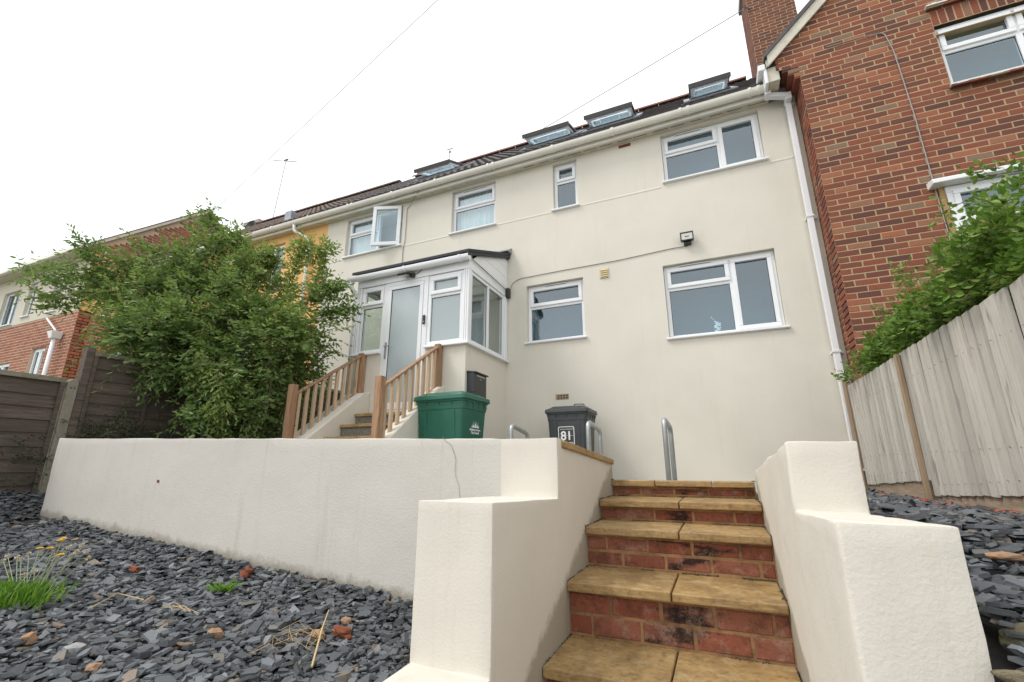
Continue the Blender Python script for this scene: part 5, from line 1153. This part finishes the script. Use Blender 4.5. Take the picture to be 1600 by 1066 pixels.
for k in range(170):
    x = 1.34-abs(rs.gauss(0, .16)); y = rs.uniform(2.6, 4.3); z = SR(x, y)+.035; a = rs.random()*6.28; s_ = rs.uniform(.008, .018)
    d = Vector((math.cos(a), math.sin(a), rs.uniform(-.4, .4)))*s_; e_ = Vector((-math.sin(a), math.cos(a), rs.uniform(-.3, .3)))*s_*.45; c = Vector((x, y, z))
    m.add([c-d, c+e_, c+d, c-e_], [(0, 1, 2, 3)])
tag(m.build('fallen_leaves', M['redleaf']), 'tiny red fallen leaves on the slate along the pale fence', 'leaves', kind='stuff')

# ================================================================== PLANTS
def leaves_mesh(name, L, mat, curl=.25):
    """L rows: pos(3) dir(3) side(3) length width"""
    L = np.asarray(L); p, d, s = L[:, 0:3], L[:, 3:6], L[:, 6:9]; ln = L[:, 9:10]; wd = L[:, 10:11]
    nrm = np.cross(d, s)
    v = np.stack([p, p+d*ln*.35+s*wd*.5+nrm*wd*curl*.5, p+d*ln*.72+s*wd*.38+nrm*wd*curl*.3-nrm*ln*.04, p+d*ln-nrm*ln*.16, p+d*ln*.72-s*wd*.38+nrm*wd*curl*.3-nrm*ln*.04, p+d*ln*.35-s*wd*.5+nrm*wd*curl*.5], 1).reshape(-1, 3)
    n = len(L); b0 = (np.arange(n)*6)[:, None]
    lp = np.concatenate([b0+0, b0+3, b0+2, b0+1, b0+0, b0+5, b0+4, b0+3], 1)
    return fast_mesh(name, v, np.full(n*2, 4), lp, mat)
def foliage(owner, twigs, mat, leaf=(.05, .07), wid=.42, per=.035, seed=1, tw=.0025, name='foliage', reject=None):
    """twigs: (start, direction, length, droop)"""
    r = np.random.default_rng(seed); rows = []; tb = MB()
    for (p, d, Lg, droop) in twigs:
        p = np.array(p); d = np.array(d)/np.linalg.norm(d); n = max(3, int(Lg/per)); side = np.cross(d, [0, 0, 1]); side /= (np.linalg.norm(side)+1e-6)
        pts = []
        for k in range(n+1):
            t = k/n*Lg; pts.append(p+d*t+np.array([0, 0, -1])*droop*t*t)
        if tw: tb.tube([pts[0], pts[n//2], pts[-1]], [tw*1.0, tw*.7, tw*.3], 3, caps=False)
        for k in range(1, n+1):
            q = pts[k]
            if reject and reject(q): continue
            dd = pts[k]-pts[k-1]; dd /= np.linalg.norm(dd); sg = 1 if k % 2 else -1
            ld = dd*r.uniform(.35, .8)+side*sg*r.uniform(.5, 1.0)+np.array([0, 0, r.uniform(-.75, .15)]); 
            if k == n: ld = dd+r.normal(0, .15, 3)
            ld /= np.linalg.norm(ld); s = np.cross(ld, [0, 0, 1])+r.normal(0, .95, 3); s -= ld*s.dot(ld); s /= np.linalg.norm(s)+1e-6
            ln = r.uniform(*leaf)*(1-.3*(k/n)**3); rows.append([*q, *ld, *s, ln, ln*wid*r.uniform(.8, 1.15)])
    me = leaves_mesh(name, rows, mat); o = link(name, me, owner, -ORG[owner.name]); o['kind'] = 'stuff'
    if tw: t = tb.build('twigs', M['twig'], owner); t['kind'] = 'stuff'
    return o
def unproj(x, y, Y):
    F = Vector((-SY*CT, CY*CT, ST)); Rr = Vector((CY, SY, 0)); U = Rr.cross(F); v = F*711+Rr*(x-800)+U*(533-y); return v*(Y/v.y)
# big shrub: clumps listed as world centre and radius
clumps = [(-6.38,3.25,1.55,.50),(-6.9,3.55,1.55,.70),(-6.9,3.7,2.25,.62),(-6.2,3.9,1.9,.75),(-5.6,4.0,1.3,.75),(-5.7,4.2,2.0,.60),(-5.15,4.2,1.55,.55),(-5.1,4.3,.9,.55),(-5.6,3.8,.55,.55),(-5.05,4.3,2.1,.30),(-6.8,4.0,2.9,.55),(-7.3,3.8,2.75,.45),(-6.2,4.3,2.6,.5),(-5.75,3.7,.9,.45),(-5.15,3.9,.35,.45),(-4.95,4.45,1.35,.28),(-5.9,3.6,1.5,.5),(-6.6,3.3,1.9,.45)]
SH = empty('shrub', (-5.6, 4.0, TZ), 'large dense green shrub spilling over the dark fence left of the porch', 'shrub')
rs = np.random.default_rng(12); tw_in, tw_out = [], []
for (cx, cy, cz, r_) in clumps:
    n = int(360*r_*r_*4)
    for k in range(n):
        u = rs.normal(0, 1, 3); u /= np.linalg.norm(u); rad = r_*rs.uniform(.3, 1.06); q = np.array([cx, cy, cz])+u*rad*np.array([1, .85, .95])
        if noise.noise(Vector(q)*2.1)+.5*noise.noise(Vector(q)*5) < -.10: continue
        d = u*.8+np.array([0, 0, .35])+rs.normal(0, .35, 3); Lg = rs.uniform(.14, .34) if rs.random() < .8 else rs.uniform(.32, .6)
        (tw_out if (u[2] > .15 and rs.random() < .34) else tw_in).append((q, d, Lg, rs.uniform(.3, 1.4)))  # some upward twigs get paler leaves: young growth and painted sunlight
def spray(path, n, lg, lst, spread=.16, up=.2):
    P_ = [Vector(p) for p in path]
    for k in range(n):
        t = rs.random()*(len(P_)-1); i = min(int(t), len(P_)-2); q = P_[i].lerp(P_[i+1], t-i); d0 = (P_[i+1]-P_[i]).normalized()
        lst.append((np.array(q)+rs.normal(0, spread*.25, 3), np.array(d0)*.8+rs.normal(0, .55, 3)+[0, 0, up], rs.uniform(*lg), rs.uniform(.4, 1.6)))
arms = []
def arm(path, n, lg=(.12, .28), lst=None, up=.2, spread=.16): arms.append(path); spray(path, int(n*1.7), lg, tw_in if lst is None else lst, spread, up)
U3 = lambda *a: tuple(unproj(*a))
arm([U3(260, 430, 3.5), U3(190, 425, 3.2), U3(120, 430, 3.0), U3(55, 428, 2.85)], 150, spread=.5)
arm([U3(280, 400, 3.6), U3(210, 415, 3.3), U3(150, 405, 3.1), U3(140, 388, 3.0)], 70, spread=.3)
arm([U3(250, 460, 3.4), U3(170, 455, 3.1), U3(100, 465, 2.95), U3(75, 470, 2.9)], 90, spread=.3)
arm([U3(300, 470, 3.5), U3(200, 440, 3.3), U3(140, 440, 3.1)], 110, spread=.5)
arm([U3(290, 430, 3.8), U3(250, 395, 3.7), U3(225, 385, 3.6)], 50, spread=.3)
arm([U3(330, 420, 4.0), U3(335, 380, 4.0), U3(328, 345, 4.0), U3(312, 338, 4.0)], 70, spread=.35)
arm([U3(335, 400, 4.0), U3(345, 365, 4.1), U3(365, 385, 4.1)], 45, spread=.25)
arm([U3(445, 470, 4.3), U3(455, 430, 4.4), U3(470, 400, 4.4), U3(478, 385, 4.4)], 60, lst=tw_out, spread=.25)
arm([U3(490, 480, 4.4), U3(498, 440, 4.5), U3(500, 408, 4.5), U3(512, 385, 4.5)], 60, lst=tw_out, spread=.22)
arm([U3(470, 470, 4.4), U3(505, 455, 4.5), U3(530, 452, 4.5)], 50, spread=.2)
arm([U3(490, 500, 4.4), U3(520, 490, 4.5), U3(545, 480, 4.55)], 50, spread=.2)
arm([U3(440, 400, 4.4), U3(420, 400, 4.3), U3(400, 430, 4.3)], 60, lst=tw_out, spread=.25)
arm([U3(380, 430, 4.2), U3(385, 390, 4.2), U3(375, 370, 4.2)], 40, lst=tw_out, spread=.2)
for (a, b_, Y_) in ((318, 500, 3.5), (345, 560, 3.5), (305, 560, 3.45), (420, 560, 3.9), (390, 600, 3.8), (250, 500, 3.2), (200, 500, 3.1)):
    arm([U3(a, b_, Y_), U3(a+3, b_+45, Y_-.05), U3(a-4, b_+88, Y_-.05)], 46, up=-.3, lst=tw_out if a in (318, 345) else None, spread=.14)
tw_in = [t for t in tw_in if not (t[0][0] > -5.0 and t[0][2] < 1.45)]; tw_out = [t for t in tw_out if not (t[0][0] > -5.0 and t[0][2] < 1.45)]
foliage(SH, tw_in, M['shrub'], (.065, .105), .42, .036, 3, tw=.002); foliage(SH, tw_out, M['youngsunlit'], (.065, .10), .38, .030, 4, name='young_sunlit_foliage', tw=.002)
m = MB(); base = Vector((-5.6, 4.1, TZ-.05))
for i, (cx, cy, cz, r_) in enumerate(clumps):
    c = Vector((cx, cy, cz)); b0 = base+Vector((math.cos(i*2.4)*.25, math.sin(i*2.4)*.15, 0)); md = b0.lerp(c, .5)+Vector((0, 0, .2)); m.tube([b0, md, c, c+(c-md)*.5], [.03, .02, .012, .004], 6)
m.build('stem', M['twig'], SH)
m = MB()
for pth in arms:
    P_ = [Vector(p) for p in pth]; c = min(clumps, key=lambda q: (Vector(q[:3])-P_[0]).length); m.tube([Vector(c[:3])]+P_, [.012, .008]+[.005]*(len(P_)-1), 5)
m.build('branch', M['twig'], SH)
# hedge behind the right fence
HG = empty('hedge', (1.9, 4.6, -.2), 'glossy green hedge growing over the pale fence against the brick wall', 'hedge')
hc = [(1.75, 2.9, 1.03, .36), (1.75, 3.3, 1.05, .35), (1.78, 3.7, 1.10, .34), (1.75, 4.1, 1.02, .32), (1.75, 4.5, .97, .29), (1.72, 4.9, .92, .30), (1.68, 5.2, .90, .30), (1.70, 5.55, .90, .26), (1.8, 3.1, .6, .45), (1.8, 3.9, .5, .45), (1.75, 4.7, .5, .4), (1.7, 5.4, .5, .35), (1.85, 2.5, 1.0, .38), (1.62, 3.0, .95, .28), (1.6, 3.6, .92, .26), (1.62, 4.2, .88, .24), (1.55, 5.75, .85, .2)]
th, ty_ = [], []
for (cx, cy, cz, r_) in hc:
    for k in range(int(1500*r_*r_*6)):
        u = rs.normal(0, 1, 3); u /= np.linalg.norm(u); q = np.array([cx-.10, cy, cz])+u*r_*rs.uniform(.5, 1.0)
        if q[0] < 1.47 and q[2] < .86: continue
        if noise.noise(Vector(q)*4.5)+.5*noise.noise(Vector(q)*11) < -.12: continue
        (ty_ if rs.random() < .2 and u[2] > .2 else th).append((q, u*.7+np.array([0, 0, .3])+rs.normal(0, .35, 3), rs.uniform(.04, .10), rs.uniform(0, 1)))
def hs_spray(path, n, lg=(.05, .11)):
    spray(path, n, lg, th, .12, .3)
for path, n in (([(1.7, 4.75, 1.15), (1.66, 4.8, 1.45), (1.66, 4.8, 1.66)], 50), ([(1.7, 4.9, 1.1), (1.6, 4.95, 1.3), (1.5, 5.0, 1.38)], 35), ([(1.7, 5.0, 1.05), (1.55, 5.1, 1.15), (1.42, 5.15, 1.17)], 35),
                ([(1.7, 4.5, 1.3), (1.75, 4.45, 1.5), (1.8, 4.4, 1.62)], 35), ([(1.75, 3.3, 1.4), (1.62, 3.45, 1.62), (1.5, 3.6, 1.60)], 26), ([(1.85, 3.0, 1.4), (1.7, 3.1, 1.56), (1.55, 3.2, 1.62)], 24), ([(1.8, 4.0, 1.3), (1.75, 4.05, 1.5)], 20)):
    hs_spray(path, n)
    m = MB(); m.tube(path, .003, 4); m.build('twigs', M['twig'], HG)
foliage(HG, th, M['hedge'], (.038, .062), .60, .024, 7, tw=.0013, reject=lambda q: q[0] < 1.48 and q[2] < .87); foliage(HG, ty_, M['youngsunlit'], (.032, .05), .5, .024, 8, reject=lambda q: q[0] < 1.48 and q[2] < .87, tw=0, name='young_sunlit_foliage')
# ivy on the fence
IV = empty('ivy', (-6.2, 3.0, .1), 'dark small leaved creeper on the fence at the end of the long wall', 'plant')
ti = []
for path, n in (([(-6.23, 2.52, .48), (-6.2, 2.9, .36), (-6.2, 3.4, .32), (-6.2, 3.9, .25)], 190), ([(-6.2, 2.7, .28), (-6.18, 3.0, .25), (-6.15, 3.5, .22)], 150), ([(-6.24, 2.45, .18), (-6.22, 2.25, .16), (-6.22, 2.1, .2)], 24), ([(-6.24, 2.6, .60), (-6.22, 2.9, .62), (-6.2, 3.2, .5)], 26), ([(-6.24, 2.5, .02), (-6.2, 2.35, -.02)], 18)):
    spray(path, n, (.08, .2), ti, .35, .1)
foliage(IV, ti, M['ivy'], (.022, .04), .6, .022, 9)
# dandelion clump
gx, gy = hit(28, 948)
DN = empty('dandelion_clump', (gx, gy, SL(gx, gy)), 'clump of bright grass and leggy yellow dandelions on the left slate', 'weed')
rows = []; base = Vector((gx-.03, gy, 0)); r = rs
for k in range(620):
    x, y = base.x+r.normal(0, .085), base.y+r.normal(0, .06); z = SL(x, y)+.01; d = np.array([(x-base.x)*1.2+r.normal(0, .3)+.1, (y-base.y)*1.2+r.normal(0, .3), r.uniform(.5, 1.2)]); d /= np.linalg.norm(d)
    s = np.cross(d, r.normal(0, 1, 3)); s /= np.linalg.norm(s); rows.append([x, y, z, *d, *s, r.uniform(.04, .105), r.uniform(.003, .006)])
me = leaves_mesh('grass_blades', rows, M['grass'], .1); o = link('grass_blades', me, DN, -ORG[DN.name]); o['kind'] = 'stuff'
heads = [(78, 858, 'y'), (94, 846, 'y'), (99, 843, 'y'), (62, 858, 'y'), (95, 868, 'y'), (82, 867, 's'), (90, 870, 's'), (112, 868, 's'), (38, 898, 's'), (33, 874, 's'), (12, 868, 's'), (27, 870, 's'), (45, 866, 's'), (120, 862, 's'), (128, 852, 's'), (138, 872, 's'), (54, 893, 's'), (5, 876, 's'), (108, 855, 's'), (135, 862, 's')]
for i, (hx, hy, kd) in enumerate(heads):
    hp = unproj(hx, hy, gy+.12+.02*(i % 4)); rt_ = Vector((base.x+r.normal(0, .05)+(.09 if hx > 75 else 0), base.y+r.normal(0, .03), 0)); rt_.z = SL(rt_.x, rt_.y); md = rt_.lerp(hp, .5)+Vector((0, 0, -.01))
    m = MB(); m.tube([rt_, md, hp], .0020, 5); st = m.build('stalk', M['stalk'], DN)
    m = MB()
    if kd == 'y':
        for ring in range(2):
            for k in range(14):
                a = 2*math.pi*k/14+ring*.2; d = Vector((math.cos(a), math.sin(a), .35+ring*.5)).normalized(); e_ = Vector((-math.sin(a), math.cos(a), 0)); L_ = .021-.006*ring
                m.add([hp, hp+d*L_*.6+e_*.0034, hp+d*L_, hp+d*L_*.6-e_*.0034], [(0, 1, 2, 3)])
        m.build('flower_head', M['petal'], DN)
    else:
        for k in range(40):
            u = Vector(r.normal(0, 1, 3)).normalized(); e_ = u.cross(Vector((.3, .5, .8))).normalized(); m.add([hp, hp+u*.012+e_*.003, hp+u*.013-e_*.003], [(0, 1, 2)])
        m.build('seed_head', M['seed'], DN)
wx, wy = hit(352, 930)
WD = empty('weed_tuft', tuple(onbed(wx, wy, 0)), 'tiny bright green weed tuft on the slate near the long wall', 'weed'); rows = []
for k in range(60):
    a = r.uniform(0, 6.28); d = np.array([math.cos(a), math.sin(a), r.uniform(.2, .8)]); d /= np.linalg.norm(d); s = np.cross(d, [0, 0, 1]); s /= np.linalg.norm(s)
    rows.append([wx+r.normal(0, .015), wy+r.normal(0, .012), SL(wx, wy)+.02, *d, *s, r.uniform(.04, .10), r.uniform(.006, .012)])
me = leaves_mesh('grass_blades', rows, M['grass'], .1); o = link('grass_blades', me, WD, -ORG[WD.name]); o['kind'] = 'stuff'
# straw and stalks lying on the slate
m = MB(); a_, b_ = hit(512, 972), hit(485, 1064); m.tube([onbed(*a_, .05), onbed((a_[0]+b_[0])/2, (a_[1]+b_[1])/2, .07), onbed(b_[0], b_[1], .04)], [.002, .004, .004], 6); tag(m.build('straw_stalk', M['drygrass']), 'long pale straw stalk leaning over the slate by the pier', 'straw')
m = MB(); m.tube([onbed(*hit(138, 965), .035), onbed(*hit(180, 945), .05), onbed(*hit(222, 952), .04)], .0028, 5); tag(m.build('straw_stalk', M['drygrass']), 'short bent straw stalk on the slate right of the dandelions', 'straw')
m = MB(); rq = random.Random(5)
for k in range(26):
    a = rq.random()*6.28; h_ = hit(455, 1022); c = Vector(onbed(h_[0]+rq.gauss(0, .04), h_[1]+rq.gauss(0, .05), .045)); l_ = rq.uniform(.03, .09); d = Vector((math.cos(a), math.sin(a)*.6, 0)); m.tube([c-d*l_, c+Vector((0, 0, rq.uniform(.01, .04))), c+d*l_*rq.uniform(.4, 1)+Vector((0, rq.uniform(-.04, .04), -.01))], .0009, 3)
for k in range(8):
    h_ = hit(280, 968); c = Vector(onbed(h_[0]+rq.gauss(0, .05), h_[1]+rq.gauss(0, .02), .04)); l_ = rq.uniform(.04, .10); d = Vector((1, rq.uniform(-.3, .3), 0)); m.tube([c-d*l_, c+Vector((0, 0, .015)), c+d*l_], .0009, 3)
tag(m.build('dry_grass', M['drygrass']), 'tangle of dead grass strands lying on the slate', 'dry grass', kind='stuff')

# ================================================================== AERIALS AND WIRES
def aerial(name, base_, top, els, label, lean_=0, dish=None):
    a = empty(name, base_, label, 'aerial'); m = MB(); m.tube([base_, top], .016, 8); m.build('mast', M['galv'], a)
    m = MB()
    for (p, q, rr) in els: m.tube([p, q], rr, 5)
    m.build('antenna', M['cable'], a); return a
t = unproj(447, 252, 9.3); b_ = unproj(424, 352, 9.3); rtt = Vector((1, .15, -.25))
els = [(t-rtt*.5-Vector((0, 0, .0)), t+rtt*.42, .012)]
for k in (-.48, -.33, -.18, .16, .38): c = t+rtt*k; els.append((c-Vector((0, .10, .06)), c+Vector((0, .10, .06)), .009))
els.append((t+Vector((-.08, 0, .05)), t+Vector((.08, 0, .05)), .03))
aerial('tv_aerial', tuple(b_), tuple(t+Vector((0, 0, .05))), els, 'tall television aerial on the roof of the orange house')
t = unproj(703, 233, 9.35); b_ = unproj(700, 262, 9.35); aerial('tv_aerial', tuple(b_-Vector((0, 0, .3))), tuple(t), [(t-Vector((.09, 0, 0)), t+Vector((.10, 0, 0)), .012), (t+Vector((-.03, 0, -.10)), t+Vector((.03, 0, -.10)), .025)], 'short aerial mast on the cream house ridge behind a skylight')
t = unproj(178, 373, 8.0); b_ = unproj(172, 402, 8.0); els = [(unproj(155, 375, 8.0), unproj(182, 374, 8.0), .02)]+[(unproj(158+5*k, 372, 7.9), unproj(159+5*k, 378, 8.1), .012) for k in range(5)]
aerial('tv_aerial', tuple(b_), tuple(t), els, 'small television aerial above the far left roof, right of the other one')
t = unproj(50, 422, 7.4); b_ = unproj(45, 445, 7.4); els = [(unproj(22, 435, 7.4), unproj(50, 436, 7.4), .02), (unproj(20, 442, 7.4), unproj(44, 443, 7.4), .014)]+[(unproj(25+5*k, 432, 7.3), unproj(25+5*k, 438, 7.5), .012) for k in range(5)]
aerial('tv_aerial', tuple(b_), tuple(t), els, 'small television aerial above the far left roof at the picture edge')
ds = empty('satellite_dish', tuple(unproj(396, 353, 9.25)), 'small dark satellite dish beside the low far chimney', 'satellite dish')
c = unproj(396, 354, 9.2); m = MB(); n = 14
vs_ = [tuple(c)]+[tuple(c+Vector((.24*math.cos(2*math.pi*k/n), -.10, .17*math.sin(2*math.pi*k/n)))) for k in range(n)]; m.add(vs_, [(0, 1+k, 1+(k+1) % n) for k in range(n)]); m.build('dish', M['satdish'], ds)
m = MB(); m.tube([unproj(415, 353, 9.2), unproj(385, 352, 9.2)], .012, 5); m.tube([tuple(c), unproj(399, 362, 9.4)], .02, 5); m.build('arm', M['satdish'], ds)
def wire(p, q, label, r_=.010, sag=.12):
    p, q = Vector(p), Vector(q); m = MB(); m.tube([p.lerp(q, k/12)-Vector((0, 0, sag*4*(k/12)*(1-k/12))) for k in range(13)], r_, 5); tag(m.build('overhead_wire', M['wire']), label, 'wire', 'telephone wires overhead')
wire(unproj(325, 338, 12.0), unproj(684, 0, 9.0)+(unproj(684, 0, 9.0)-unproj(325, 338, 12.0))*.35, 'overhead wire crossing the left half of the sky', .0095, .0)
wire(unproj(818, 219, 9.3), unproj(1170, 10, 8.9), 'overhead wire running up to the tall chimney stack', .009, .02)
m = MB(); m.tube([unproj(1158, 10, 8.8), unproj(1172, 14, 8.9)], .012, 5); m.tube([unproj(1163, 8, 8.8), unproj(1163, 16, 8.85)], .02, 5); o = m.build('wire_bracket', M['cable']); tag(o, 'small black wire bracket on the corner of the tall chimney', 'bracket')
